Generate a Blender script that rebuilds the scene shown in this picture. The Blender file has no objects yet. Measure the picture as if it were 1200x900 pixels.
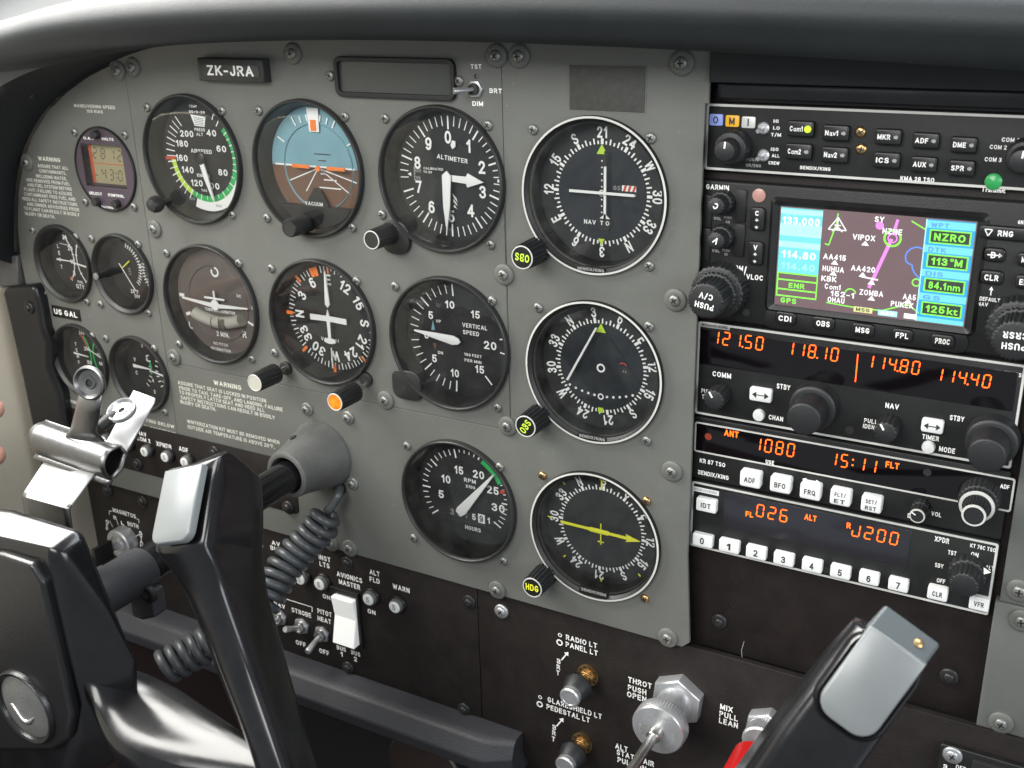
import bpy, bmesh, math, random
from math import sin, cos, pi, radians, hypot
from mathutils import Vector, Matrix
random.seed(7)
S = bpy.context.scene
COL = S.collection
MM = 0.001
# ---------------------------------------------------------------- panel coordinates
# u = right along the instrument panel, v = up, w = out of the panel towards the seats, in millimetres
def W(u, v, w): return Vector((u*MM, -w*MM, v*MM))
FOC = 1277.935
R3 = ((0.87280781, -0.02394189, -0.48747647),
      (0.15530964, -0.93325247, 0.32391162),
      (-0.46269367, -0.35842239, -0.81083165))
CAM = (301.7345, 233.0238, 513.7671)
# ---------------------------------------------------------------- camera
cd = bpy.data.cameras.new('camera'); cam = bpy.data.objects.new('camera', cd); COL.objects.link(cam)
S.camera = cam
ax = [Vector((r[0], -r[2], r[1])) for r in R3]          # camera right, down, forward in world axes
m = Matrix((ax[0], -ax[1], -ax[2])).transposed().to_4x4()
m.translation = W(*CAM)
cam.matrix_world = m
cd.sensor_width = 36; cd.lens = 36*FOC/1200
cd.clip_start = 0.01; cd.clip_end = 50
cd.dof.use_dof = True; cd.dof.focus_distance = 0.60; cd.dof.aperture_fstop = 22
# ---------------------------------------------------------------- light: daylight through the cabin windows
wd = bpy.data.worlds.new('World'); S.world = wd; wd.use_nodes = True
bg = wd.node_tree.nodes['Background']; bg.inputs[0].default_value = (0.86, 0.93, 1.0, 1); bg.inputs[1].default_value = 0.30
S.view_settings.view_transform = 'Standard'; S.view_settings.look = 'None'
S.view_settings.gamma = 1; S.view_settings.exposure = 0.45
S.view_settings.use_curve_mapping = False
def window_light(name, pos, target, sx, sy, power, col):
    l = bpy.data.lights.new(name, 'AREA'); l.shape = 'RECTANGLE'; l.size = sx*MM; l.size_y = sy*MM
    l.energy = power; l.color = col
    o = bpy.data.objects.new(name, l); COL.objects.link(o)
    p = W(*pos); o.location = p
    o.rotation_euler = (W(*target) - p).to_track_quat('-Z', 'Y').to_euler()
    return o
window_light('left_window_light', (-650, 600, 130), (-110, -80, 190), 800, 620, 24, (1.0, 0.98, 0.93))
window_light('right_window_light', (1150, 350, 600), (150, 0, 0), 700, 450, 6.0, (0.93, 0.97, 1.0))
window_light('rear_window_light', (-100, 750, 1200), (-50, 0, 0), 1000, 500, 15, (1.0, 0.99, 0.96))
window_light('windscreen_light', (0, 640, -160), (-60, -20, 300), 1200, 350, 8, (0.9, 0.96, 1.0))
# ---------------------------------------------------------------- pixel of the survey grid -> point on a plane
def ray(x, y):
    a, b = (x-600)/FOC, (y-450)/FOC
    return [R3[0][i]*a + R3[1][i]*b + R3[2][i] for i in range(3)]
def P(x, y, w=0.0):
    d = ray(x, y); s = (w - CAM[2])/d[2]
    return (CAM[0]+s*d[0], CAM[1]+s*d[1])
def P3(x, y, w=0.0):
    a = P(x, y, w); return (a[0], a[1], w)
def Pax(x, y, axis, val):
    d = ray(x, y); s = (val - CAM[axis])/d[axis]
    return tuple(CAM[i]+s*d[i] for i in range(3))
def scl(x, y, w=0.0):                                    # mm per pixel along u and along v
    a = P(x, y, w); d = ray(x, y)
    def prj(p):
        c = [sum(R3[i][k]*(p[k]-CAM[k]) for k in range(3)) for i in range(3)]
        return (600+FOC*c[0]/c[2], 450+FOC*c[1]/c[2])
    o = prj((a[0], a[1], w)); h = prj((a[0]+1, a[1], w)); k = prj((a[0], a[1]+1, w))
    return 1/abs(h[0]-o[0]), 1/abs(k[1]-o[1])
class Zm:                                                # an enlarged window of the survey grid
    def __init__(s, ox, oy, k): s.o = (ox, oy, k)
    def __call__(s, x, y): return (s.o[0]+x/s.o[2], s.o[1]+y/s.o[2])
# ---------------------------------------------------------------- materials
MATS = {}
def mat(name, col, rough=0.5, metal=0.0, bump=0.0, bscale=900.0, var=0.0, vscale=40.0, emit=None, es=0.0, spec=0.5, coat=0.0, scratch=0.0):
    m = bpy.data.materials.new(name); m.use_nodes = True; nt = m.node_tree; n = nt.nodes; L = nt.links
    b = n['Principled BSDF']
    b.inputs['Base Color'].default_value = (*col, 1); b.inputs['Roughness'].default_value = rough
    b.inputs['Metallic'].default_value = metal; b.inputs['Specular IOR Level'].default_value = spec
    b.inputs['Coat Weight'].default_value = coat
    if bump or var or scratch: tc = n.new('ShaderNodeTexCoord')
    if var:
        no = n.new('ShaderNodeTexNoise'); no.inputs['Scale'].default_value = vscale; no.inputs['Detail'].default_value = 6
        no.inputs['Roughness'].default_value = 0.65
        rp = n.new('ShaderNodeValToRGB'); rp.color_ramp.elements[0].position = 0.3; rp.color_ramp.elements[1].position = 0.7
        rp.color_ramp.elements[0].color = (*[c*(1-var) for c in col], 1); rp.color_ramp.elements[1].color = (*[min(1, c*(1+var)) for c in col], 1)
        L.new(tc.outputs['Object'], no.inputs['Vector']); L.new(no.outputs['Fac'], rp.inputs[0]); L.new(rp.outputs[0], b.inputs['Base Color'])
        mr = n.new('ShaderNodeMapRange'); mr.inputs[3].default_value = max(0.02, rough-0.07); mr.inputs[4].default_value = min(1, rough+0.1)
        L.new(no.outputs['Fac'], mr.inputs[0]); L.new(mr.outputs[0], b.inputs['Roughness'])
    if scratch:                                          # sparse scuffs and fine streaks that stay with the surface
        mp = n.new('ShaderNodeMapping'); mp.inputs['Scale'].default_value = (260, 40, 900); mp.inputs['Rotation'].default_value = (0, .5, 0)
        sn = n.new('ShaderNodeTexNoise'); sn.inputs['Scale'].default_value = 1; sn.inputs['Detail'].default_value = 2; sn.inputs['Distortion'].default_value = .6
        sr = n.new('ShaderNodeMapRange'); sr.inputs[1].default_value = .69; sr.inputs[2].default_value = .76; sr.inputs[3].default_value = 0; sr.inputs[4].default_value = scratch
        big = n.new('ShaderNodeTexNoise'); big.inputs['Scale'].default_value = 14; bl = n.new('ShaderNodeMapRange'); bl.inputs[1].default_value = .45; bl.inputs[2].default_value = .65
        mu = n.new('ShaderNodeMath'); mu.operation = 'MULTIPLY'; mxc = n.new('ShaderNodeMix'); mxc.data_type = 'RGBA'; mxc.inputs[7].default_value = (.42, .42, .38, 1)
        L.new(tc.outputs['Object'], mp.inputs[0]); L.new(mp.outputs[0], sn.inputs['Vector']); L.new(sn.outputs['Fac'], sr.inputs[0]); L.new(tc.outputs['Object'], big.inputs['Vector']); L.new(big.outputs['Fac'], bl.inputs[0])
        L.new(sr.outputs[0], mu.inputs[0]); L.new(bl.outputs[0], mu.inputs[1]); L.new(mu.outputs[0], mxc.inputs[0]); L.new(rp.outputs[0], mxc.inputs[6]); L.new(mxc.outputs[2], b.inputs['Base Color'])
    if bump:
        nb = n.new('ShaderNodeTexNoise'); nb.inputs['Scale'].default_value = bscale; nb.inputs['Detail'].default_value = 3
        bp = n.new('ShaderNodeBump'); bp.inputs['Strength'].default_value = bump; bp.inputs['Distance'].default_value = 0.0004
        L.new(tc.outputs['Object'], nb.inputs['Vector']); L.new(nb.outputs['Fac'], bp.inputs['Height']); L.new(bp.outputs[0], b.inputs['Normal'])
    if emit:
        b.inputs['Emission Color'].default_value = (*emit, 1); b.inputs['Emission Strength'].default_value = es
    MATS[name] = m; return m
mat('grey_paint', (0.112, 0.115, 0.104), 0.46, bump=0.3, bscale=1300, var=0.10, vscale=16, scratch=.35)
mat('grey_paint_right', (0.105, 0.111, 0.103), 0.5, bump=0.25, bscale=1400, var=0.07, vscale=22)
mat('black_crackle', (0.0115, 0.0085, 0.0075), 0.55, bump=0.8, bscale=1500, var=0.35, vscale=60, spec=.32, scratch=.05)
mat('radio_face', (0.0125, 0.013, 0.013), 0.45, bump=0.35, bscale=1800, var=0.25, vscale=50, spec=.32)
mat('black_plastic', (0.008, 0.008, 0.008), 0.38, var=0.2, vscale=80)
mat('knob_rubber', (0.011, 0.012, 0.013), 0.5, bump=0.2)
mat('bezel_black', (0.018, 0.018, 0.0175), 0.40, bump=0.25, bscale=1600, var=0.15)
mat('bezel_inner', (0.007, 0.007, 0.007), 0.5, bump=0.2)
mat('dial_black', (0.0065, 0.0065, 0.007), 0.6, var=0.2)
mat('dial_disc', (0.010, 0.010, 0.011), 0.55, var=0.15)
mat('dial_brown', (0.11, 0.09, 0.079), 0.6, var=0.12)
mat('dial_navy', (0.008, 0.011, 0.015), 0.45, var=0.2)
mat('white_print', (0.86, 0.86, 0.83), 0.6)
mat('panel_print', (0.62, 0.61, 0.54), 0.6)
mat('dim_print', (0.30, 0.30, 0.29), 0.6)
mat('black_print', (0.02, 0.02, 0.02), 0.6)
mat('green_paint', (0.02, 0.42, 0.10), 0.5)
mat('yellow_paint', (0.85, 0.85, 0.03), 0.5)
mat('lime_paint', (0.50, 0.72, 0.05), 0.5)
mat('red_paint', (0.55, 0.06, 0.03), 0.5)
mat('orange_paint', (0.95, 0.22, 0.03), 0.5)
mat('sky_blue', (0.19, 0.36, 0.42), 0.5, var=0.08)
mat('earth_brown', (0.15, 0.075, 0.045), 0.5, var=0.12)
mat('steel', (0.52, 0.52, 0.50), 0.30, 1.0, var=0.12, vscale=300)
mat('screw_steel', (0.22, 0.225, 0.21), 0.36, 0.55, var=0.25, vscale=200)
mat('screw_black', (0.03, 0.03, 0.03), 0.35, 0.4)
mat('recess_dark', (0.015, 0.015, 0.014), 0.6)
mat('brass', (0.50, 0.33, 0.15), 0.32, 1.0, var=0.2, vscale=300)
mat('cast_metal', (0.115, 0.117, 0.112), 0.5, 0.35, bump=0.5, bscale=900, var=0.22, vscale=35)
mat('ring_white', (0.50, 0.50, 0.47), 0.45, var=0.1)
mat('alu', (0.52, 0.53, 0.54), 0.34, 0.75, var=0.1, vscale=120)
mat('yoke_gloss', (0.006, 0.006, 0.007), 0.2, var=0.3, vscale=60)
mat('yoke_satin', (0.010, 0.010, 0.011), 0.30, bump=0.25, bscale=1200)
mat('pad_grey', (0.165, 0.176, 0.178), 0.30, 0.1, var=0.04)
mat('pad_side', (0.085, 0.097, 0.102), 0.35, 0.2)
mat('clip_metal', (0.19, 0.19, 0.19), 0.36, 1.0, var=0.1, vscale=200)
mat('tape_white', (0.60, 0.60, 0.59), 0.4, 0.3, var=.05)  # white of the marker lamp, and sky sheen painted on the bracket top
mat('cord_rubber', (0.055, 0.06, 0.065), 0.36, bump=0.2)
mat('glare_vinyl', (0.014, 0.017, 0.0185), 0.6, spec=.35, bump=0.28, bscale=700, var=0.15, vscale=30)
mat('dark_void', (0.006, 0.006, 0.006), 0.8)
mat('trim_beige', (0.82, 0.75, 0.60), 0.6, bump=0.35, bscale=700, var=0.08, vscale=12)
mat('skin', (0.62, 0.33, 0.25), 0.5, bump=0.2)
mat('red_knob', (0.55, 0.012, 0.012), 0.32)
mat('button_white', (0.70, 0.71, 0.70), 0.38)
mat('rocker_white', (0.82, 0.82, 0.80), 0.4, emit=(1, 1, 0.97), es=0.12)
mat('maroon', (0.022, 0.011, 0.009), 0.8)
mat('bolster', (0.034, 0.035, 0.040), 0.5, bump=0.7, bscale=900, var=0.1)
mat('plaque', (0.045, 0.046, 0.04), 0.5, bump=0.6, bscale=2500, var=0.25, vscale=300)
mat('lens_dark', (0.045, 0.048, 0.044), 0.22, var=0.1)
mat('lcd', (0.33, 0.29, 0.17), 0.4)
mat('lcd_edge', (0.5, 0.08, 0.03), 0.4)
mat('oat_face', (0.055, 0.040, 0.055), 0.35)
mat('lcd_digit', (0.10, 0.09, 0.05), 0.6)
mat('led_orange', (0.2, 0.02, 0.0), 0.5, emit=(1.0, 0.095, 0.006), es=3.4)
mat('led_dim', (0.1, 0.02, 0.01), 0.5, emit=(0.5, 0.04, 0.01), es=0.25)
mat('led_window', (0.004, 0.003, 0.004), 0.10)
mat('led_window_pale', (0.022, 0.022, 0.027), 0.16)
mat('led_lime', (0.3, 0.5, 0.02), 0.5, emit=(0.45, 0.95, 0.02), es=1.0)
mat('lamp_green', (0.03, 0.30, 0.08), 0.3)
mat('lamp_blue', (0.22, 0.28, 0.62), 0.4)
mat('lamp_amber', (0.75, 0.40, 0.02), 0.4)
mat('amber_glass', (0.80, 0.20, 0.01), 0.2, emit=(1, 0.25, 0.0), es=0.08, var=.5, vscale=420)
mat('cream', (0.42, 0.41, 0.35), 0.4)
mat('photo_cell', (0.40, 0.22, 0.19), 0.3)
def emis(name, c, s=1.25): mat(name, (0.01, 0.01, 0.01), 0.4, emit=c, es=s)
emis('scr_map', (0.125, 0.078, 0.084)); emis('scr_cyan', (0.14, 0.56, 0.58)); emis('scr_pale', (0.36, 0.76, 0.74))
emis('scr_blue', (0.02, 0.30, 0.58)); emis('scr_white', (0.85, 0.85, 0.85)); emis('scr_green', (0.22, 0.85, 0.06))
emis('scr_magenta', (0.75, 0.22, 0.72)); emis('scr_line_blue', (0.08, 0.25, 0.9)); emis('scr_black', (0.02, 0.03, 0.02)); emis('scr_yellow', (0.6, 0.6, 0.25))
emis('scr_dim', (0.32, 0.72, 0.74))
def glass_mat(name, tint, rough=0.03, k=1.0):
    m = bpy.data.materials.new(name); m.use_nodes = True; nt = m.node_tree; n = nt.nodes; L = nt.links
    n.remove(n['Principled BSDF'])
    t = n.new('ShaderNodeBsdfTransparent'); t.inputs[0].default_value = (*tint, 1)
    g = n.new('ShaderNodeBsdfGlossy'); g.inputs['Roughness'].default_value = rough
    fr = n.new('ShaderNodeFresnel'); fr.inputs[0].default_value = 1.45
    mu = n.new('ShaderNodeMath'); mu.operation = 'MULTIPLY'; mu.inputs[1].default_value = k
    mx = n.new('ShaderNodeMixShader')
    L.new(fr.outputs[0], mu.inputs[0]); L.new(mu.outputs[0], mx.inputs[0]); L.new(t.outputs[0], mx.inputs[1]); L.new(g.outputs[0], mx.inputs[2])
    df = n.new('ShaderNodeBsdfDiffuse'); df.inputs[0].default_value = (.55, .57, .55, 1)
    tc = n.new('ShaderNodeTexCoord'); no = n.new('ShaderNodeTexNoise'); no.inputs['Scale'].default_value = 38; no.inputs['Detail'].default_value = 7; no.inputs['Roughness'].default_value = .7
    mr = n.new('ShaderNodeMapRange'); mr.inputs[1].default_value = .38; mr.inputs[2].default_value = .75; mr.inputs[3].default_value = .002; mr.inputs[4].default_value = .035
    m2 = n.new('ShaderNodeMixShader'); L.new(tc.outputs['Object'], no.inputs['Vector']); L.new(no.outputs['Fac'], mr.inputs[0]); L.new(mr.outputs[0], m2.inputs[0])
    L.new(mx.outputs[0], m2.inputs[1]); L.new(df.outputs[0], m2.inputs[2])
    L.new(m2.outputs[0], n['Material Output'].inputs[0]); MATS[name] = m
glass_mat('glass', (0.97, 0.98, 0.98)); glass_mat('screen_glass', (0.97, 0.97, 0.98), 0.08, 0.7)
# ---------------------------------------------------------------- glyphs of the built-in font
_G = {}
_fc = bpy.data.curves.new('glyph_source', 'FONT'); _fo = bpy.data.objects.new('glyph_source', _fc); COL.objects.link(_fo)
_fc.resolution_u = 2; _fc.offset = 0.012
def _wid(s):
    _fc.body = s; me = _fo.to_mesh(); xs = [v.co.x for v in me.vertices]; r = (min(xs), max(xs)); _fo.to_mesh_clear(); return r
_HH = None
def glyph(c):
    global _HH
    if c in _G: return _G[c]
    if _HH is None:
        a = _wid('HH'); _HH = a[1]-a[0]
    b = _wid('H'+c+'H'); adv = (b[1]-b[0]) - _HH
    if c == ' ': _G[c] = ([], [], adv, 0, 0); return _G[c]
    _fc.body = c; me = _fo.to_mesh()
    vs = [(v.co.x, v.co.y) for v in me.vertices]; fs = [tuple(p.vertices) for p in me.polygons]
    _fo.to_mesh_clear(); _G[c] = (vs, fs, adv, 0, 0); return _G[c]
_hy = None
def cap_h():
    global _hy
    if _hy is None:
        vs = glyph('H')[0]; _hy = max(v[1] for v in vs) - min(v[1] for v in vs)
    return _hy
# grotesque capitals and figures drawn as strokes: centre lines in a box of height 1
def ar(cx, cy, rx, ry, a0, a1, n=6): return [(cx+rx*cos(radians(a0+(a1-a0)*i/n)), cy+ry*sin(radians(a0+(a1-a0)*i/n))) for i in range(n+1)]
SG = {
 'A': (.74, [[(0, 0), (.37, 1), (.74, 0)], [(.12, .32), (.62, .32)]]),
 'B': (.60, [[(0, 0), (0, 1), (.34, 1)]+ar(.34, .765, .235, .235, 90, -90)+[(0, .53)], [(.34, .53)]+ar(.34, .265, .26, .265, 90, -90)+[(0, 0)]]),
 'C': (.66, [ar(.34, .5, .34, .5, 40, 320, 14)]),
 'D': (.64, [[(0, 0), (0, 1), (.28, 1)]+ar(.28, .64, .36, .36, 90, 0)+ar(.28, .36, .36, .36, 0, -90)+[(0, 0)]]),
 'E': (.52, [[(.52, 1), (0, 1), (0, 0), (.52, 0)], [(0, .52), (.46, .52)]]),
 'F': (.50, [[(.50, 1), (0, 1), (0, 0)], [(0, .50), (.44, .50)]]),
 'G': (.68, [ar(.34, .5, .34, .5, 45, 340, 14)+[(.66, .46), (.38, .46)]]),
 'H': (.62, [[(0, 0), (0, 1)], [(.62, 0), (.62, 1)], [(0, .52), (.62, .52)]]),
 'I': (.0, [[(0, 0), (0, 1)]]),
 'J': (.46, [[(.46, 1), (.46, .26)]+ar(.23, .26, .23, .26, 0, -180, 8)]),
 'K': (.62, [[(0, 0), (0, 1)], [(.60, 1), (.02, .38)], [(.20, .55), (.64, 0)]]),
 'L': (.50, [[(0, 1), (0, 0), (.50, 0)]]),
 'M': (.78, [[(0, 0), (0, 1), (.39, .12), (.78, 1), (.78, 0)]]),
 'N': (.62, [[(0, 0), (0, 1), (.62, 0), (.62, 1)]]),
 'O': (.72, [ar(.36, .5, .36, .5, 0, 360, 20)]),
 'P': (.56, [[(0, 0), (0, 1), (.30, 1)]+ar(.30, .735, .26, .265, 90, -90)+[(0, .47)]]),
 'Q': (.72, [ar(.36, .5, .36, .5, 0, 360, 20), [(.46, .24), (.76, -.08)]]),
 'R': (.60, [[(0, 0), (0, 1), (.32, 1)]+ar(.32, .745, .25, .255, 90, -90)+[(0, .49)], [(.30, .49), (.60, 0)]]),
 'S': (.58, [ar(.29, .745, .27, .255, 25, 200, 8)+[(.10, .60), (.46, .42)]+ar(.29, .26, .29, .26, 20, -160, 8)]),
 'T': (.62, [[(0, 1), (.62, 1)], [(.31, 1), (.31, 0)]]),
 'U': (.62, [[(0, 1), (0, .31)]+ar(.31, .31, .31, .31, 180, 360, 8)+[(.62, 1)]]),
 'V': (.70, [[(0, 1), (.35, 0), (.70, 1)]]),
 'W': (1.0, [[(0, 1), (.24, 0), (.5, .9), (.76, 0), (1.0, 1)]]),
 'X': (.66, [[(0, 1), (.66, 0)], [(.66, 1), (0, 0)]]),
 'Y': (.68, [[(0, 1), (.34, .45), (.68, 1)], [(.34, .45), (.34, 0)]]),
 'Z': (.60, [[(0, 1), (.60, 1), (0, 0), (.60, 0)]]),
 '0': (.56, [ar(.28, .5, .28, .5, 0, 360, 20)]),
 '1': (.24, [[(0, .74), (.24, 1), (.24, 0)]]),
 '2': (.54, [ar(.27, .73, .26, .27, 170, -30, 9)+[(.02, 0), (.55, 0)]]),
 '3': (.54, [ar(.26, .765, .25, .235, 165, -90, 9), ar(.26, .265, .28, .265, 90, -165, 9)]),
 '4': (.60, [[(.44, 0), (.44, 1), (0, .28), (.60, .28)]]),
 '5': (.54, [[(.50, 1), (.09, 1), (.04, .52)]+ar(.27, .31, .27, .31, 130, -160, 10)]),
 '6': (.54, [ar(.27, .31, .27, .31, 0, 360, 14), [(.0, .36), (.04, .66)]+ar(.29, .70, .25, .30, 170, 40, 6)]),
 '7': (.52, [[(0, 1), (.52, 1), (.16, 0)]]),
 '8': (.54, [ar(.27, .76, .24, .24, 0, 360, 14), ar(.27, .26, .27, .26, 0, 360, 14)]),
 '9': (.54, [ar(.27, .69, .27, .31, 0, 360, 14), [(.54, .64), (.50, .34)]+ar(.25, .30, .25, .30, -10, -140, 6)]),
 '-': (.34, [[(0, .42), (.34, .42)]]), '+': (.44, [[(0, .46), (.44, .46)], [(.22, .22), (.22, .70)]]), '/': (.40, [[(0, -.1), (.40, 1.1)]]),
 '.': (.0, [[(0, -.05), (0, .10)]]), ',': (.04, [[(.04, .10), (0, -.18)]])}
def ribbon(pl, t):
    closed = math.dist(pl[0], pl[-1]) < 1e-6
    p = pl[:-1] if closed else pl[:]; n = len(p); h = t/2
    if not closed:
        def ext(a, b):
            d = math.dist(a, b) or 1; return (a[0]+(a[0]-b[0])/d*h, a[1]+(a[1]-b[1])/d*h)
        p[0], p[-1] = ext(p[0], p[1]), ext(p[-1], p[-2])
    L_, R_ = [], []
    for i in range(n):
        a = p[i-1] if (i or closed) else None; b = p[(i+1) % n] if (i < n-1 or closed) else None; q = p[i]
        ns = []
        for (u, v) in ((a, q), (q, b)):
            if u and v:
                d = math.dist(u, v) or 1; ns.append((-(v[1]-u[1])/d, (v[0]-u[0])/d))
        if len(ns) == 1: m_ = ns[0]; k = 1
        else:
            m_ = (ns[0][0]+ns[1][0], ns[0][1]+ns[1][1]); l2 = m_[0]**2+m_[1]**2
            if l2 < .02: m_ = ns[0]; k = 1
            else: k = min(2/l2, 1.9)
        L_.append((q[0]+m_[0]*k*h, q[1]+m_[1]*k*h)); R_.append((q[0]-m_[0]*k*h, q[1]-m_[1]*k*h))
    fs = []
    for i in range(n if closed else n-1): j = (i+1) % n; fs.append((n+i, n+j, j, i))
    return L_+R_, fs
_SGC = {}
def sglyph(c, t):
    k = (c, round(t, 3))
    if k not in _SGC:
        w_, pls0 = SG[c]; vs = []; fs = []; pls = []
        for pl in pls0:                                   # strokes break at sharp corners
            pl = [p for i, p in enumerate(pl) if i == 0 or math.dist(p, pl[i-1]) > 1e-3]
            cur = [pl[0]]
            for i in range(1, len(pl)-1):
                a, b, d = pl[i-1], pl[i], pl[i+1]; cur.append(b)
                v1 = (b[0]-a[0], b[1]-a[1]); v2 = (d[0]-b[0], d[1]-b[1])
                if (v1[0]*v2[0]+v1[1]*v2[1])/(hypot(*v1)*hypot(*v2)+1e-9) < -.15: pls.append(cur); cur = [b]
            pls.append(cur+[pl[-1]])
        for z, pl in enumerate(pls):
            a, f = ribbon(pl, t); b = len(vs); vs += [(x+t/2, y+t/2, z) for x, y in a]; fs += [tuple(b+i for i in q) for q in f]
        _SGC[k] = (vs, fs, w_+t+.15)
    return _SGC[k]
# ---------------------------------------------------------------- mesh builder, coordinates in (u, v, w) mm
def rr(cu, cv, a, b, r=1.0, n=4):
    o = []
    for k, (sx, sy) in enumerate(((1, 1), (-1, 1), (-1, -1), (1, -1))):
        for i in range(n+1):
            t = pi/2*k + pi/2*i/n
            o.append((cu+sx*(a/2-r)+r*cos(t), cv+sy*(b/2-r)+r*sin(t)))
    return o
def circ(cu, cv, r, n=48, a0=0): return [(cu+r*cos(a0+2*pi*i/n), cv+r*sin(a0+2*pi*i/n)) for i in range(n)]
def inset(poly, d):
    n = len(poly); o = []
    for i in range(n):
        p0, p1, p2 = poly[i-1], poly[i], poly[(i+1) % n]
        a = (p1[0]-p0[0], p1[1]-p0[1]); b = (p2[0]-p1[0], p2[1]-p1[1])
        la = hypot(*a) or 1e-9; lb = hypot(*b) or 1e-9
        na = (-a[1]/la, a[0]/la); nb = (-b[1]/lb, b[0]/lb)
        mx, my = na[0]+nb[0], na[1]+nb[1]; l2 = mx*mx+my*my
        if l2 < 1e-6: mx, my, l2 = na[0], na[1], 1
        k = min(2.0/l2, 3.0)
        o.append((p1[0]+mx*k*d, p1[1]+my*k*d))
    return o
def area(poly): return sum(poly[i-1][0]*poly[i][1]-poly[i][0]*poly[i-1][1] for i in range(len(poly)))/2
class MB:
    def __init__(s): s.v = []; s.f = []; s.m = []; s.sm = []; s.mats = []; s.T = None
    def mi(s, name):
        if name not in s.mats: s.mats.append(name)
        return s.mats.index(name)
    def add(s, vs, fs, m, smooth=False):
        b = len(s.v)
        if s.T is not None: vs = [tuple(s.T @ Vector(p)) for p in vs]
        s.v += [tuple(p) for p in vs]; k = s.mi(m)
        for f in fs: s.f.append(tuple(b+i for i in f)); s.m.append(k); s.sm.append(smooth)
        return s
    def poly(s, pts, w, m):
        if area(pts) < 0: pts = pts[::-1]
        return s.add([(p[0], p[1], w) for p in pts], [tuple(range(len(pts)))], m)
    def prism(s, pts, w0, w1, m, ch=0.0, side=None, smooth=False):
        if area(pts) < 0: pts = list(pts)[::-1]
        n = len(pts); rings = [(pts, w0)]
        if ch > 0: rings += [(pts, w1-ch), (inset(pts, ch*0.35), w1-ch*0.3), (inset(pts, ch), w1)]
        else: rings += [(pts, w1)]
        vs = []; fs = []
        for q, w in rings: vs += [(p[0], p[1], w) for p in q]
        for r in range(len(rings)-1):
            for i in range(n): fs.append((r*n+i, r*n+(i+1) % n, (r+1)*n+(i+1) % n, (r+1)*n+i))
        s.add(vs, fs, side or m, smooth)
        b = len(s.v)-len(vs); k = s.mi(m)
        s.f.append(tuple(b+(len(rings)-1)*n+i for i in range(n))); s.m.append(k); s.sm.append(False)
        s.f.append(tuple(b+i for i in range(n))[::-1]); s.m.append(k); s.sm.append(False)
        return s
    def box(s, u0, u1, v0, v1, w0, w1, m, ch=0.0): return s.prism([(u0, v0), (u1, v0), (u1, v1), (u0, v1)], w0, w1, m, ch)
    def lathe(s, cu, cv, prof, m, n=64, knurl=0.0, kn=0, cap=True, flat=False):
        vs = []; fs = []
        for (r, w) in prof:
            for i in range(n):
                a = 2*pi*i/n; rr_ = r
                if knurl and kn: rr_ = r - (knurl if (i*kn*2//n) % 2 else 0)*(1 if r > knurl*2 else 0)
                vs.append((cu+rr_*cos(a), cv+rr_*sin(a), w))
        for k in range(len(prof)-1):
            for i in range(n): fs.append((k*n+i, k*n+(i+1) % n, (k+1)*n+(i+1) % n, (k+1)*n+i))
        s.add(vs, fs, m, not flat)
        if cap and prof[-1][0] > 0.01:
            b = len(s.v)-len(vs); s.f.append(tuple(b+(len(prof)-1)*n+i for i in range(n))); s.m.append(s.mi(m)); s.sm.append(False)
        return s
    def ringf(s, cu, cv, r0, r1, a0, a1, w, m, n=None):    # flat arc, angles clockwise from the top, degrees
        n = n or max(2, int(abs(a1-a0)/4)+1); vs = []; fs = []
        for i in range(n+1):
            a = radians(a0+(a1-a0)*i/n); vs += [(cu+r0*sin(a), cv+r0*cos(a), w), (cu+r1*sin(a), cv+r1*cos(a), w)]
        for i in range(n): fs.append((2*i, 2*i+2, 2*i+3, 2*i+1) if a1 < a0 else (2*i+1, 2*i+3, 2*i+2, 2*i))
        return s.add(vs, fs, m)
    def tick(s, cu, cv, a, r0, r1, wd, w, m):
        a = radians(a); d = (sin(a), cos(a)); n = (cos(a)*wd/2, -sin(a)*wd/2)
        return s.poly([(cu+d[0]*r0+n[0], cv+d[1]*r0+n[1]), (cu+d[0]*r1+n[0], cv+d[1]*r1+n[1]), (cu+d[0]*r1-n[0], cv+d[1]*r1-n[1]), (cu+d[0]*r0-n[0], cv+d[1]*r0-n[1])], w, m)
    def line(s, p, q, wd, w, m, w1=None):
        d = hypot(q[0]-p[0], q[1]-p[1]) or 1e-6; n = (-(q[1]-p[1])/d*wd/2, (q[0]-p[0])/d*wd/2); w1 = w if w1 is None else w1
        return s.poly([(p[0]+n[0], p[1]+n[1]), (p[0]-n[0], p[1]-n[1]), (q[0]-n[0], q[1]-n[1]), (q[0]+n[0], q[1]+n[1])], w, m)
    def text(s, t, cu, cv, w, h, m, width=None, ang=0.0, sx=1.0, bold=.225):
        pl = []; x = 0
        for c in t:
            if c in SG:
                g = sglyph(c, bold); pl.append((x, g[0], g[1], h/(1+bold), True)); x += g[2]+.07
            elif c == ' ': x += .42
            else:
                g = glyph(c); kk = (1+bold)/cap_h(); pl.append((x, [(p[0]*kk, p[1]*kk, 0) for p in g[0]], g[1], h/(1+bold), True)); x += g[2]*kk+.04
        x -= .15; k = h/(1+bold)
        if width: sx = width/(x*k)
        a = radians(ang); ca, sa = cos(a), sin(a)
        for (ox, gv, gf, k2, st) in pl:
            vs = []
            for (gx, gy, z) in gv:
                X = (ox+gx-x/2)*k*sx; Y = (gy-(1+bold)/2)*k
                vs.append((cu+X*ca-Y*sa, cv+X*sa+Y*ca, w+z*.012))
            if vs: s.add(vs, gf, m)
        return s
    def ptext(s, t, px, py, w, wpx, hpx, m, ang=0.0, bold=.22):
        c = P(px, py, w); k = scl(px, py, w)
        return s.text(t, c[0], c[1], w, hpx*k[1], m, width=wpx*k[0] if wpx else None, ang=ang, bold=bold)
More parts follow.
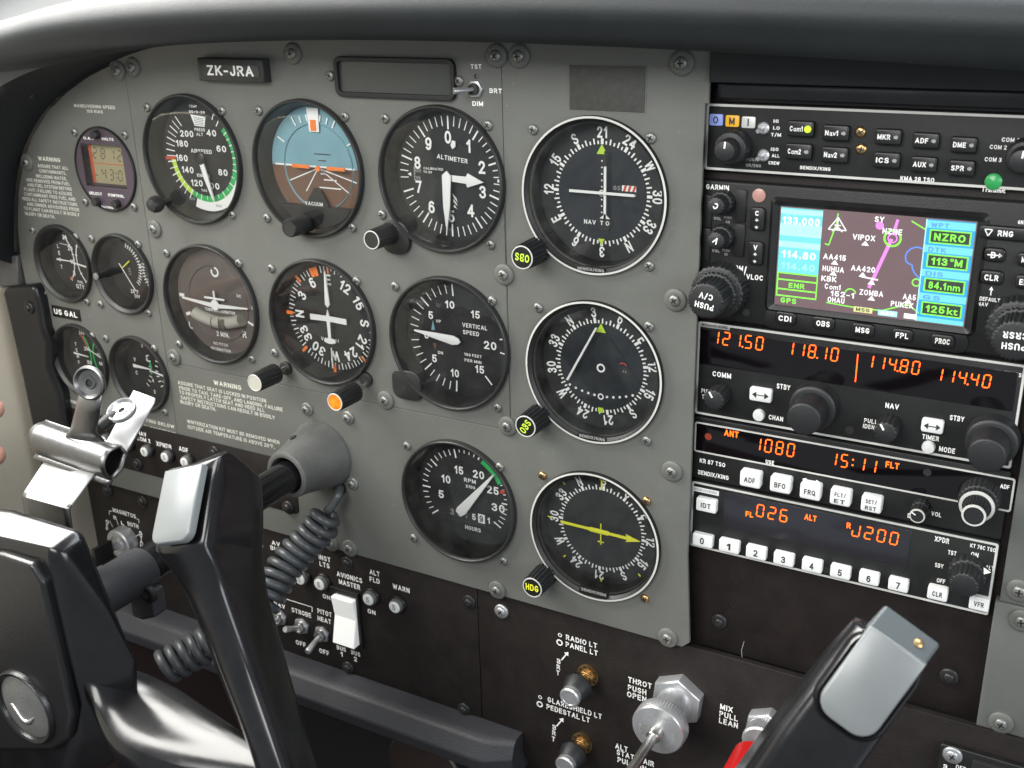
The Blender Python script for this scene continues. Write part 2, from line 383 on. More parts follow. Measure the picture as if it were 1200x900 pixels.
    def tube(s, path, rad, m, n=12, cap=True, knots=None):
        pts = [Vector(p) for p in path]; N = len(pts)
        if not hasattr(rad, '__len__'): rad = [rad]*N
        vs = []; fs = []; up = None
        for i, p in enumerate(pts):
            t = (pts[min(i+1, N-1)]-pts[max(i-1, 0)]).normalized()
            if up is None:
                up = Vector((0, 0, 1)) if abs(t.z) < 0.9 else Vector((1, 0, 0))
            x = (up - t*up.dot(t)).normalized(); up = x; y = t.cross(x)
            for k in range(n):
                a = 2*pi*k/n; vs.append(tuple(p + x*cos(a)*rad[i] + y*sin(a)*rad[i]))
        for i in range(N-1):
            for k in range(n): fs.append((i*n+k, i*n+(k+1) % n, (i+1)*n+(k+1) % n, (i+1)*n+k))
        if cap: fs += [tuple(range(n))[::-1], tuple((N-1)*n+k for k in range(n))]
        return s.add(vs, fs, m, True)
    def grid(s, rows, m, smooth=True):
        n = len(rows[0]); vs = [p for r in rows for p in r]; fs = []
        for j in range(len(rows)-1):
            for i in range(n-1): fs.append((j*n+i, j*n+i+1, (j+1)*n+i+1, (j+1)*n+i))
        return s.add(vs, fs, m, smooth)
    def build(s, name, parent=None, origin=(0, 0, 0), label=None, angle=None):
        me = bpy.data.meshes.new(name); ou, ov, ow = origin
        me.from_pydata([W(p[0]-ou, p[1]-ov, p[2]-ow) for p in s.v], [], s.f)
        for k in s.mats: me.materials.append(MATS[k])
        me.polygons.foreach_set('material_index', s.m); me.polygons.foreach_set('use_smooth', s.sm)
        me.update()
        if angle: me.set_sharp_from_angle(angle=radians(angle))
        o = bpy.data.objects.new(name, me); COL.objects.link(o)
        if parent is not None: o.parent = parent
        else: o.location = W(*origin)
        if label: o['label'] = label
        return o
def thing(name, label, cat, at=(0, 0, 0), group=None):
    o = bpy.data.objects.new(name, None); COL.objects.link(o); o.location = W(*at); o.empty_display_size = 0.01
    o['label'] = label; o['category'] = cat; o['at'] = list(map(float, at))
    if group: o['group'] = group
    return o
def tag(o, label, cat, group=None):
    o['label'] = label; o['category'] = cat
    if group: o['group'] = group
    return o
def part(mb, name, par, label=None, angle=40): return mb.build(name, par, tuple(par['at']) if 'at' in par else (0, 0, 0), label, angle)
def sub(mb, name, par, root, angle=40): return mb.build(name, par, tuple(root['at']), None, angle)
def bevel(o, width, seg=3, lim=30):
    b = o.modifiers.new('bevel', 'BEVEL'); b.width = width*MM; b.segments = seg; b.limit_method = 'ANGLE'; b.angle_limit = radians(lim)
    for p in o.data.polygons: p.use_smooth = True
    w = o.modifiers.new('normals', 'WEIGHTED_NORMAL'); w.keep_sharp = True; w.weight = 50
    return o
def hull(pts, m):
    bm = bmesh.new()
    for p in pts: bm.verts.new(p)
    bmesh.ops.convex_hull(bm, input=bm.verts)
    bmesh.ops.dissolve_limit(bm, angle_limit=radians(3), verts=bm.verts, edges=bm.edges)
    bm.verts.index_update(); bm.normal_update()
    mb = MB(); bm.verts.ensure_lookup_table()
    mb.add([tuple(v.co) for v in bm.verts], [tuple(v.index for v in f.verts) for f in bm.faces], m)
    bm.free(); return mb
def plate_mesh(outline, holes, w0, w1, m, ch=0.3):         # sheet with holes, filled by a 2D curve
    cu = bpy.data.curves.new('sheet', 'CURVE'); cu.dimensions = '2D'; cu.fill_mode = 'BOTH'; cu.extrude = (w1-w0)/2-ch; cu.bevel_depth = ch; cu.bevel_resolution = 1
    for pl in [outline]+holes:
        sp = cu.splines.new('POLY'); sp.points.add(len(pl)-1); sp.use_cyclic_u = True
        for i, p in enumerate(pl): sp.points[i].co = (p[0], p[1], 0, 1)
    o = bpy.data.objects.new('sheet', cu); COL.objects.link(o)
    me = o.to_mesh(); mb = MB(); mid = (w0+w1)/2
    mb.add([(v.co.x, v.co.y, v.co.z+mid) for v in me.vertices], [tuple(p.vertices) for p in me.polygons], m)
    o.to_mesh_clear(); bpy.data.objects.remove(o); bpy.data.curves.remove(cu)
    return mb
# screws: shared meshes, dome head with a cross recess
def screw_mesh(name, r, h, wash, m, mw=None):
    mb = MB()
    z = 0
    if wash: mb.lathe(0, 0, [(wash, 0), (wash, 0.9), (wash-0.5, 1.4), (r+0.2, 1.6)], mw or m, 20); z = 1.4
    mb.lathe(0, 0, [(r, z), (r, z+h*0.35), (r*0.85, z+h*0.75), (r*0.55, z+h*0.98), (0.01, z+h)], m, 16)
    a = 0.35
    for k in range(2):
        c, s_ = cos(a+k*pi/2), sin(a+k*pi/2); l, t = r*0.55, r*0.13
        mb.add([(c*x-s_*y, s_*x+c*y, z+h+0.06) for x, y in ((-l, -t), (l, -t), (l, t), (-l, t))], [(0, 1, 2, 3)], 'recess_dark')
    o = mb.build(name, angle=50); me = o.data; bpy.data.objects.remove(o); return me
SM = {'small': screw_mesh('small_screw', 3.0, 1.9, 0, 'screw_steel'),
      'big': screw_mesh('washer_screw', 3.2, 1.8, 6.2, 'screw_steel', 'grey_paint'),
      'med': screw_mesh('pan_screw', 3.0, 2.0, 4.7, 'screw_steel', 'screw_steel'),
      'brass': screw_mesh('brass_screw', 2.7, 1.8, 0, 'brass'),
      'black': screw_mesh('black_screw', 3.0, 1.8, 5.0, 'screw_black', 'screw_black'),
      'silver': screw_mesh('silver_screw', 3.2, 1.2, 5.0, 'alu', 'alu')}
def screw(kind, px, py, par, w=0.0, name='screw'):
    o = bpy.data.objects.new(name, SM[kind]); COL.objects.link(o); c = P(px, py, w+1.2); at = par['at']
    o.parent = par; o.location = W(c[0]-at[0], c[1]-at[1], w-at[2])
    o.rotation_euler = (0, random.uniform(0, 3), 0)
    return o
# ================================================================ the setting
def struct(mb, name, angle=40):
    o = mb.build(name, angle=angle); o['kind'] = 'structure'; return o
struct(MB().box(-700, 700, -900, 400, -262, -250, 'dark_void'), 'firewall')
struct(MB().box(-700, 700, -800, -788, -250, 900, 'maroon'), 'floor')
# cabin side wall left of the panel, its front edge beside the instrument panel
wl = [(-470, -760, -250), (-470, 138, -250), (-470, 138, 620), (-470, -760, 620)]
mb = MB()
rows = []
for j in range(13):
    v = -262 + (138+262)*j/12
    rows.append([(-446 - 0.00010*(w-20)**2*0.2 + 5*sin(w/70.0)*0.4, v, w) for w in range(-250, 621, 30)])
mb.grid(rows, 'trim_beige')
mb.grid([[(-500, r[0][1], r[0][2]) for r in [[p] for p in rows[-1]]], rows[-1]], 'trim_beige')
struct(mb, 'side_wall')
struct(MB().box(-460, -448, -790, -262.5, -250, 620, 'maroon'), 'lower_side_wall')

# ================================================================ grey instrument panel: three screwed sheets
CT = dict(airspeed=(-222.1, 121.6), attitude=(-128.3, 121.6), altimeter=(-33.4, 121.6), turn=(-222.1, 25.0), heading=(-128.0, 25.0),
          climb=(-33.2, 24.6), tacho=(-31.7, -79.0), nav=(60.8, 119.4), nav2=(60.9, 21.5), adf=(61.8, -80.8),
          fuel=(-364.4, 38.0), egt=(-303.3, 37.0), oil=(-364.0, -37.0), vac=(-302.4, -37.7), oat=(-304.9, 110.0))
RO = 41.4
def hole(k, r): return circ(CT[k][0], CT[k][1], r, 48)
C2 = lambda pts, w=0: [P(x, y, w) for x, y in pts]
# outline of the left edge, an arc under the glareshield
arc = C2([(153, 69), (128, 78), (104, 90), (78, 109), (56, 131), (38, 160), (28, 190), (22, 225), (21, 262), (24, 300), (33, 345), (45, 400)])
seam1 = P(153, 69)[0]; SX = -273.2
seamv = -24.0                                   # height of the horizontal seam
TOPV = 215.0
G = 0.42
sh_l = thing('instrument_panel_sheet', 'grey sheet of the instrument panel curving at the far left, holding the four small gauges', 'panel sheet', (-330, 30, 0))
out = [(SX-G, P(153, 69)[1]+14)] + arc[1:] + [(-405, -60), (-403, -139), (SX-G, -139)]
# the left sheet reaches under the warning text down to the breaker strip
mb = plate_mesh(out, [hole('fuel', 27), hole('egt', 27), hole('oil', 27), hole('vac', 27), hole('oat', 26)], -2.2, 0, 'grey_paint')
part(mb, 'sheet', sh_l, angle=30)
sh_m = thing('instrument_panel_sheet', 'grey upper middle sheet of the instrument panel holding the six round flight instruments', 'panel sheet', (-130, 75, 0))
out = [(SX+G, seamv+G), (7-G, seamv+G), (7-G, TOPV), (-240, TOPV), (SX+G, P(153, 69)[1]+16)]
mb = plate_mesh(out, [hole(k, 40.0) for k in ('airspeed', 'attitude', 'altimeter', 'turn', 'heading', 'climb')], -2.2, 0, 'grey_paint')
part(mb, 'sheet', sh_m, angle=30)
sh_r = thing('instrument_panel_sheet', 'grey sheet of the instrument panel with the three white ringed navigation dials and the tachometer', 'panel sheet', (60, 20, 0))
bl = C2([(345, 548), (350, 605)])
out = [(SX+G, -139.6), (118, -139.6), (122.2, -135.5), (119.0, -79.5), (119.0, 169.0), (120.8, 169.0), (120.8, TOPV), (7+G, TOPV), (7+G, seamv-G), (SX+G, seamv-G)]
mb = plate_mesh(out, [hole('tacho', 40.0), hole('nav', 38.0), hole('nav2', 38.0), hole('adf', 38.0)], -2.2, 0, 'grey_paint')
part(mb, 'sheet', sh_r, angle=30)
# backing frame behind the sheets, seen in the seams
struct(MB().prism([(-405, -139), (118, -139), (118, 205), (-240, 205), (-330, 170), (-400, 90)], -40, -32, 'recess_dark'), 'panel_backing')
# printed warnings
pr = MB()
z = Zm(20, 130, 6.43)
for t, x, y, w_ in (('WARNING', 242, 364, 168),):
    pr.ptext(t, *z(x, y), 0.12, w_/6.43, 5.0, 'panel_print')
for t, x, y, w_ in (('ASSURE THAT ALL', 270, 422, 230), ('CONTAMINANTS,', 268, 460, 203), ('INCLUDING WATER,', 258, 500, 232), ('ARE REMOVED FROM FUEL', 233, 534, 330),
                    ('AND FUEL SYSTEM BEFORE', 243, 572, 335), ('FLIGHT. FAILURE TO ASSURE', 232, 608, 362), ('CONTAMINANT FREE FUEL AND', 243, 645, 387),
                    ('HEED ALL SAFETY INSTRUCTIONS', 243, 682, 415), ('AND OWNER ADVISORIES PRIOR', 268, 722, 395), ('TO FLIGHT CAN RESULT IN BODILY', 258, 757, 420), ('INJURY OR DEATH.', 172, 785, 225)):
    pr.ptext(t, *z(x, y), 0.12, w_/6.43, 3.9, 'panel_print', bold=.19)
part(pr, 'warning_print', sh_l); pr = MB()
pr.ptext('MANEUVERING SPEED', 110.5, 124.8, 0.12, 48, 3.8, 'panel_print'); pr.ptext('105 KIAS', 111, 130.6, 0.12, 19, 3.6, 'panel_print')
part(pr, 'speed_print', sh_l); pr = MB()
pr.ptext('WARNING', 86, 471, 0.12, 26, 3.8, 'panel_print')
part(pr, 'lower_warning_print', sh_l)
pr = MB(); z = Zm(180, 430, 7.5)
pr.ptext('WARNING', *z(650, 160), 0.12, 245/7.5, 5.6, 'panel_print')
for t, x, y, w_ in (('ASSURE THAT SEAT IS LOCKED IN POSITION', 592, 215, 778), ('PRIOR TO TAXI, TAKE-OFF, AND LANDING. FAILURE', 666, 276, 910), ('TO PROPERLY LATCH SEAT AND HEED ALL', 592, 300, 752),
                    ('SAFETY INSTRUCTIONS CAN RESULT IN BODILY', 642, 354, 828), ('INJURY OR DEATH.', 390, 338, 315),
                    ('WINTERIZATION KIT MUST BE REMOVED WHEN', 690, 568, 812), ('OUTSIDE AIR TEMPERATURE IS ABOVE 20°F.', 672, 612, 765)):
    pr.ptext(t, *z(x, y), 0.12, w_/7.5, 4.3, 'panel_print', bold=.19)
part(pr, 'warning_print', sh_r); pr = MB()
pr.ptext('OPERATING BELOW', 178, 494, 0.12, 52, 3.8, 'panel_print'); pr.ptext('METEOROLOGICAL CONDITIONS.', 168, 499.5, 0.12, 78, 3.8, 'panel_print')
part(pr, 'icing_print', sh_r)
pr = MB()
pr.ptext('TST', 558, 78, 0.12, 13, 5.5, 'white_print'); pr.ptext('BRT', 581, 106.5, 0.12, 15, 5.5, 'white_print'); pr.ptext('DIM', 560, 121.5, 0.12, 13, 5.5, 'white_print')
c = P(558, 89.5, 0); pr.prism(circ(c[0], c[1], 1.2, 12), 0, 0.3, 'recess_dark'); pr.prism(circ(c[0]+.9, c[1], .8, 12), 0.3, 0.4, 'grey_paint')
part(pr, 'switch_lettering', sh_m)
# sheet screws
for k, x, y in (('big', 137.5, 83), ('big', 30.5, 190.5), ('black', 71.5, 452)): screw(k if k != 'black' else 'small', x, y, sh_l)
for x, y in ((154.5, 79), (342, 63), (581, 65.5), (180, 268.5), (590, 322), (203, 419), (451, 469.5)): screw('big', x, y, sh_m)
for x, y in ((607.5, 66), (798.5, 74), (791, 352), (787, 553), (594, 500), (582, 692), (782, 748), (409, 643), (387, 637)): screw('big', x, y, sh_r)
for x, y in ((359, 480), (407, 490), (412, 567)): screw('med', x, y, sh_r)
screw('silver', 587, 717, sh_r, -3); 

# ================================================================ instruments
def bezel(t, k, ro, kind):
    u, v = CT[k]; mb = MB()
    if kind == 'flight':
        mb.lathe(u, v, [(ro, -0.6), (ro, 3.0), (ro-0.25, 3.7), (ro-0.7, 4.1), (ro-1.5, 4.1), (ro-1.9, 3.7), (ro-2.1, 2.6), (35.8, -9.5)], 'bezel_black', 96, cap=False)
    elif kind == 'nav':
        mb.lathe(u, v, [(ro, -0.6), (ro, 2.6), (ro-0.2, 3.0)], 'bezel_inner', 96, cap=False)
        mb.lathe(u, v, [(ro-0.2, 3.0), (ro-1.3, 3.1)], 'ring_white', 96, cap=False)
        mb.lathe(u, v, [(ro-1.3, 3.1), (ro-1.6, 2.4), (38.0, 0.6), (36.6, -10.5)], 'bezel_inner', 96, cap=False)
    else:
        mb.lathe(u, v, [(ro, -0.6), (ro, 2.6), (ro-0.3, 3.3), (ro-1.0, 3.6), (ro-2.0, 3.2), (24.4, -1.0), (23.6, -9.5)], 'bezel_black', 72, cap=False)
    return part(mb, 'bezel', t)
def dial(t, k, r, w, m, extra=None):
    u, v = CT[k]; mb = MB().prism(circ(u, v, r, 72), w-1.5, w, m)
    return part(mb, 'dial', t)
def glass(t, k, r, w, m='glass'):
    u, v = CT[k]; mb = MB().lathe(u, v, [(r, w-0.5), (r*0.9, w), (r*0.5, w+0.25), (0.01, w+0.35)], m, 64, cap=False)
    return part(mb, 'glass', t, angle=80)
def needle(t, k, a, pts, w, m='white_print', th=0.5, name='pointer', thick=0.8, off=(0, 0)):   # pts (across, along)
    u, v = CT[k]; a = radians(a); q = [(u+off[0]+x*cos(a)+y*sin(a), v+off[1]-x*sin(a)+y*cos(a)) for x, y in pts]
    return part(MB().prism(q, w, w+thick, m, ch=0.15), name, t)
def screws(t, lst, kind='small', w=0):
    for x, y in lst: screw(kind, x, y, t, w, 'mounting_screw')
def shaft_knob(t, k, px, py, w_tip, r, L, m='black_plastic', cap='black_plastic', lettering=None, lcol='led_lime', ring=True, stem=2.2, knurl=0.5, lang=0, tw=None, flip=False):
    c = P(px, py, w_tip); u, v = c
    mb = MB()
    mb.lathe(u, v, [(stem, -6), (stem, w_tip-L+0.5)], 'steel' if stem < 3 else m, 20, cap=False)
    mb.lathe(u, v, [(0.1, w_tip-L), (r*1.06, w_tip-L), (r*1.06, w_tip-L+1.5), (r, w_tip-1.2), (r-0.5, w_tip-0.3)], m, 72, knurl=knurl, kn=18, cap=False)
    mb.lathe(u, v, [(r-0.5, w_tip-0.3), (r-0.7, w_tip), (r-1.15, w_tip), (r-1.25, w_tip-0.25)], 'ring_white' if ring else m, 72, cap=False)
    mb.prism(circ(u, v, r-1.2, 40), w_tip-0.6, w_tip-0.25, cap)
    kb = part(mb, 'knob', t)
    if lettering:
        sub(MB().text(lettering, u, v, w_tip-0.15, r*0.62, lcol, width=tw or r*1.25, ang=lang), 'lettering', kb, t)
    return kb
pt = lambda x, y, w=0: P(x, y, w)

# ---- airspeed indicator
def N(name, label, cat, k, group=None): return thing(name, label, cat, (CT[k][0], CT[k][1], 0), group)
t = N('airspeed_indicator', 'round airspeed dial with green, yellow and white arcs and numbers from 40 to 200', 'gauge', 'airspeed')
bezel(t, 'airspeed', RO, 'flight'); DW = -9.0
dial(t, 'airspeed', 36, DW, 'dial_black')
u, v = CT['airspeed']; z = Zm(160, 100, 5.294)
va = [(40, 35), (60, 70), (80, 105), (100, 148), (120, 193), (140, 229), (160, 262), (180, 291), (200, 321)]
def ang(s, tab):
    for (a, b), (c, d) in zip(tab, tab[1:]):
        if a <= s <= c: return b+(d-b)*(s-a)/(c-a)
mk = MB(); w = DW+0.15
mk.ringf(u, v, 25.2, 29.0, ang(46, va), ang(129, va), w, 'green_paint')
mk.ringf(u, v, 25.2, 29.0, ang(129, va), ang(163, va), w, 'lime_paint')
mk.ringf(u, v, 29.0, 35.0, ang(85, va), ang(124, va), w, 'white_print')
for s_ in range(40, 201, 5):
    a = ang(s_, va); big = s_ % 10 == 0
    if s_ < 46 and s_ > 40: continue
    mk.tick(u, v, a, 25.0, 32.5 if s_ > 128 else (29.2 if big else 27.5), 0.75 if big else 0.55, w+0.1, 'white_print')
mk.tick(u, v, ang(163, va), 25, 34, 2.0, w+0.15, 'red_paint')
mk.tick(u, v, 25, 27, 31, 0.7, w, 'white_print'); mk.line((u+31*sin(radians(25)), v+31*cos(radians(25))), (u+31.5*sin(radians(37)), v+31.5*cos(radians(37))), 0.7, w, 'white_print')
part(mk, 'scale_marks', t)
nm = MB()
for s_, x, y, ww in (('40', 465, 296, 62), ('60', 527, 394, 62), ('80', 537, 541, 60), ('100', 474, 624, 84), ('120', 375, 606, 74), ('140', 318, 524, 74), ('160', 281, 450, 76), ('180', 283, 361, 76), ('200', 312, 300, 84)):
    nm.ptext(s_, *z(x, y), w, ww/5.294, 7.6, 'white_print')
for s_, x, y, ww, h in (('AIRSPEED', 402, 409, 130, 4.6), ('KNOTS', 415, 560, 80, 4), ('TAS', 420, 652, 36, 3), ('PRESS', 392, 275, 66, 3.6), ('ALT', 392, 304, 42, 3.6), ('TEMP', 350, 130, 50, 3), ('30+0-30', 374, 165, 100, 3)):
    nm.ptext(s_, *z(x, y), w, ww/5.294, h, 'white_print')
nm.ptext('120', *z(345, 702), w+0.1, 7, 3.4, 'dim_print'); nm.ptext('100', *z(510, 748), w+0.1, 7, 3, 'dim_print')
part(nm, 'numerals', t)
wi = MB().prism(C2([z(335, 180), z(428, 196), z(422, 258), z(362, 250)], w), w-0.1, w+0.2, 'white_print')
for j in range(5):
    a = C2([z(352+3*j, 196+11*j), z(418, 208+10*j)], w); wi.line(a[0], a[1], 0.3, w+0.3, 'black_print')
part(wi, 'altitude_window', t)
needle(t, 'airspeed', 164, [(-1.9, -1), (1.9, -1), (2.0, 13), (0.7, 27.5), (-0.7, 27.5), (-1.8, 13)], DW+3)
part(MB().lathe(u, v, [(4.2, DW+2.6), (4.2, DW+4), (3.4, DW+4.6), (0.01, DW+4.8)], 'black_plastic', 32), 'hub', t)
glass(t, 'airspeed', 39.1, 2.6)
c = P(180, 240, 14); kb = MB().lathe(c[0], c[1], [(2.0, 0), (2.0, 8), (4.5, 8.6), (5.6, 11), (5.4, 14), (4.0, 16.5), (0.01, 17.4)], 'bezel_black', 36); part(kb, 'knob', t)
screws(t, ((171, 126), (259, 130), (271, 252)))

# ---- attitude indicator
t = N('attitude_indicator', 'artificial horizon with blue sky over brown ground and orange wing bars', 'gauge', 'attitude')
u, v = CT['attitude']; bezel(t, 'attitude', RO, 'flight')
z = Zm(290, 105, 5); D = -9.0
def disc_clip(u, v, r, v0, v1, n=40):     # slice of a disc between two heights
    pts = [(u+r*cos(2*pi*i/96), v+r*sin(2*pi*i/96)) for i in range(96)]
    ys = lambda y: max(-1, min(1, (y-v)/r))
    a0, a1 = math.asin(ys(v0)), math.asin(ys(v1)); o = []
    for i in range(n+1): a = a0+(a1-a0)*i/n; o.append((u+r*cos(a), v+r*sin(a)))
    for i in range(n+1): a = a1+(a0-a1)*i/n; o.append((u-r*cos(a), v+r*sin(a)))
    return o
hv = P(*z(415, 455), D)[1]
part(MB().prism(disc_clip(u, v, 36, hv, v+36), D-1.5, D, 'sky_blue').prism(disc_clip(u, v, 36, v-36, hv), D-1.5, D-0.01, 'earth_brown'), 'dial', t)
ib = MB(); cu0 = u+0.3
# inner tilting drum set back behind the outer ring
ib.lathe(cu0, v-0.5, [(26.6, D+0.1), (26.2, D+0.9), (25.6, D+0.1)], 'sky_blue', 80, cap=False)
part(ib, 'inner_ring', t)
a = P(*z(165, 436), D+.2); b = P(*z(628, 466), D+.2); hm = (a[1]+b[1])/2
mk = MB(); w = D+0.3
mk.line((a[0], hm), (b[0], hm), 1.1, w, 'white_print')
cpt = (u+0.5, hm)
for x, y in ((250, 530), (345, 595), (600, 612), (640, 548)):
    q = P(*z(x, y), w); mk.line((cpt[0]+(0.6 if x > 440 else -0.6), hm-1), q, 0.7, w, 'white_print')
for y, l in ((494, 28), (531, 66), (578, 112)):
    q = P(*z(485 if y > 500 else 445, y), w); mk.line((q[0]-l/5/1.35/2, q[1]), (q[0]+l/5/1.35/2, q[1]), 0.8, w, 'white_print')
for aa in (-60, -30, -20, -10, 10, 20, 30, 60): mk.tick(u, v, aa, 27.5, 33.5 if abs(aa) in (30, 60) else 31.5, 0.9, w+0.6, 'white_print')
for y, l in ((379, 86), (417, 42)):
    q = P(*z(437, y), w); mk.line((q[0]-l/5/1.35/2, q[1]), (q[0]+l/5/1.35/2, q[1]), 0.55, w, 'black_print')
part(mk, 'horizon_marks', t)
tp = MB(); q = P(*z(388, 120), w+1); tp.prism([(u-4.2, v+35), (u+4.8, v+35), (u+4.2, v+21), (u-3.2, v+21)], w+0.8, w+1.2, 'white_print')
tp.prism([(u-1.9, v+28), (u+2.4, v+28), (u+2.4, v+21.6), (u-1.9, v+21.6)], w+1.2, w+1.5, 'orange_paint'); part(tp, 'roll_index', t)
for x0, x1, y0, y1 in ((262, 362, 446, 452), (466, 570, 463, 470)):
    a = P(*z(x0, y0), D+5); b = P(*z(x1, y1), D+5); m_ = (a[1]+b[1])/2
    part(MB().box(a[0], b[0], m_-1.1, m_+1.1, D+4.6, D+5.4, 'orange_paint', 0.2), 'wing_bar', t)
a = P(*z(413, 463), D+5); part(MB().prism(circ(a[0], a[1], 1.7, 20), D+4.6, D+5.5, 'orange_paint'), 'centre_dot', t)
a = C2([z(392, 575), z(418, 575), z(480, 690), z(333, 680)], D+4)
mm_ = MB().prism(a, D+3.5, D+4.2, 'bezel_black'); mm_.ptext('VACUUM', *z(390, 669), D+4.4, 21, 4.6, 'white_print'); part(mm_, 'symbol_mount', t)
part(MB().prism(disc_clip(u, v, 36.5, v-36.5, v-23.6), D+1, D+6, 'bezel_black', 0.3), 'lower_mask', t)
glass(t, 'attitude', 39.1, 2.6)
shaft_knob(t, 'attitude', 338, 268, 17, 5.6, 15, 'bezel_black', 'bezel_black', ring=False, knurl=0, stem=3.6)
screws(t, ((302, 130), (403, 137), (312, 256), (412, 267)))

# ---- altimeter
t = N('altimeter', 'round altimeter dial with white numbers 0 to 9 and two broad white hands', 'gauge', 'altimeter')
u, v = CT['altimeter']; bezel(t, 'altimeter', RO, 'flight'); dial(t, 'altimeter', 36, DW, 'dial_black'); w = DW+0.15
part(MB().prism(circ(u+0.5, v, 20.5, 60), DW, DW+0.25, 'dial_disc'), 'inner_disc', t)
mk = MB()
for i in range(50):
    if 35 < i < 37: continue
    big = i % 5 == 0; mk.tick(u, v, i*7.2, 26.8 if big else 28.6, 34.2, 1.0 if big else 0.6, w, 'white_print')
mk.poly([(u+31, v+1), (u+31, v-1), (u+34, v)], w+.1, 'white_print'); mk.poly([(u-26.5, v+1.2), (u-26.5, v-1.2), (u-29, v)], w+.2, 'white_print')
part(mk, 'scale_marks', t)
nm = MB()
for i in range(10): a = radians(i*36); nm.text(str(i), u+22.6*sin(a), v+22.4*cos(a), w+.3, 7.2, 'white_print', sx=0.95)
nm.ptext('ALTIMETER', 430+450/4.5, 110+342/4.5, w+.3, 36, 5.4, 'white_print', ang=-5); nm.ptext('CALIBRATED', 430+350/4.5, 110+395/4.5, w+.3, 23, 2.8, 'white_print'); nm.ptext('TO 20', 430+320/4.5, 110+412/4.5, w+.3, 10, 2.6, 'white_print')
part(nm, 'numerals', t)
kw = MB().box(u-24.5, u-18.5, v-3.6, v+4.6, w, w+0.2, 'recess_dark'); kw.text('100', u-21.6, v+2.4, w+.3, 2.1, 'dim_print'); kw.text('98', u-21.6, v-1.8, w+.3, 2.1, 'dim_print')
for j in range(9): kw.line((u-24.6, v-3+j*0.9), (u-23.6, v-3+j*0.9), 0.25, w+.3, 'white_print')
part(kw, 'pressure_window', t)
fl = MB()
for j in range(3): fl.prism([(u+1.2+j*1.6-j, v-9-3.2*j), (u+3.6, v-11.5-3.0*j), (u+4.4, v-14-2.0*j), (u+1.5, v-10.8-3.0*j)], w, w+.35, 'white_print')
part(fl, 'warning_flag', t)
needle(t, 'altimeter', 182.5, [(-3.0, -1.5), (0, -4.2), (3.0, -1.5), (2.3, 16), (0.6, 28), (-0.6, 28), (-2.3, 16)], DW+3.6, name='minute_hand')
needle(t, 'altimeter', 92.5, [(-1.7, 0), (1.7, 0), (2.0, 12), (4.0, 13), (0, 23.5), (-4.0, 13), (-2.0, 12)], DW+2.2, name='hour_hand')
needle(t, 'altimeter', 12, [(0, 16.4), (1.7, 18.3), (1.1, 21.2), (-1.1, 21.2), (-1.7, 18.3)], DW+1.2, name='ten_thousand_marker')
glass(t, 'altimeter', 39.1, 2.6)
shaft_knob(t, 'altimeter', 435, 281.5, 21, 6.0, 19, 'bezel_black', 'bezel_black', stem=4.0, knurl=0.25)
c = P(468, 291, 3); part(MB().prism(rr(c[0]-3, c[1]+6, 20, 20, 8), 0, 3, 'bezel_black', 0.4), 'corner_lug', t)
screws(t, ((450, 139), (571, 147), (447, 252), (574, 287)))

# ---- turn coordinator
t = N('turn_coordinator', 'turn coordinator with a white aeroplane outline and a pale ball tube on brown', 'gauge', 'turn')
u, v = CT['turn']; bezel(t, 'turn', RO, 'flight'); dial(t, 'turn', 37, -6, 'dial_brown'); w = -5.8; z = Zm(180, 270, 3)
part(MB().lathe(u, v-1, [(27, -5.9), (26.4, -5.2), (25.8, -5.9)], 'dial_brown', 72, cap=False), 'rim_step', t)
pl = MB(); pw = -3.0
pl.prism([(u-30, v+1.1), (u-2.5, v-0.3), (u+2.5, v-0.3), (u+29, v+0.1), (u+29, v-0.8), (u+3, v-3.2), (u-3, v-3.2), (u-30, v-0.2)], pw, pw+.5, 'white_print')
pl.prism(circ(u, v-1.3, 3.6, 28), pw, pw+.8, 'white_print'); pl.box(u-0.7, u+0.7, v+1, v+8.6, pw, pw+.45, 'white_print'); pl.box(u-9, u+9, v+2.6, v+3.9, pw, pw+.55, 'white_print')
part(pl, 'aeroplane_pointer', t)
mk = MB()
for x0, x1, dv in ((-35.5, -31, 1.0), (30, 35, -0.3)): mk.box(u+x0, u+x1, v+dv-1.2, v+dv+1.2, w, w+.1, 'white_print')
mk.tick(u, v, 248, 29.5, 34, 2.2, w+.1, 'white_print'); mk.tick(u, v, 113, 27, 34, 1.6, w+.1, 'white_print')
for s_, x, y, ww, h in (('L', 131, 333, 13, 8), ('R', 320, 366, 15, 8), ('2 MIN.', 244, 366, 46, 5.6), ('NO PITCH', 236, 400, 50, 3.4), ('INFORMATION', 236, 419, 70, 3.4), ('TURN COORDINATOR', 234, 284, 106, 3.6), ('DC', 300, 231, 16, 3.4)):
    mk.ptext(s_, *z(x, y), w+.1, ww/3, h, 'white_print')
mk.ringf(u+0.3, v+21, 2.2, 3.6, 0, 300, w+.1, 'white_print', 20)
part(mk, 'dial_print', t)
tb = MB(); pts = []
for i in range(17):
    x = -21+42*i/16; pts.append((u+x+1, v-13.5+0.010*x*x, -3.2))
tb.tube(pts, 4.3, 'cream', 14); tube_o = part(tb, 'ball_tube', t, angle=80)
for x in (-3.4, 3.4): sub(MB().tube([(u+x+1, v-9.2, -3.2+3.2), (u+x+1, v-13.5, -3.2+4.5), (u+x+1, v-17.8, 0)], 0.25, 'black_print', 6), 'tube_line', tube_o, t)
sub(MB().lathe(u+7.5, v-13.2, [(3.6, -0.2), (3.3, 0.8), (2, 1.25), (0.01, 1.4)], 'dial_brown', 24), 'ball', tube_o, t)
glass(t, 'turn', 39.1, 2.6)
screws(t, ((194, 297), (279, 309), (209, 404), (294, 421)))

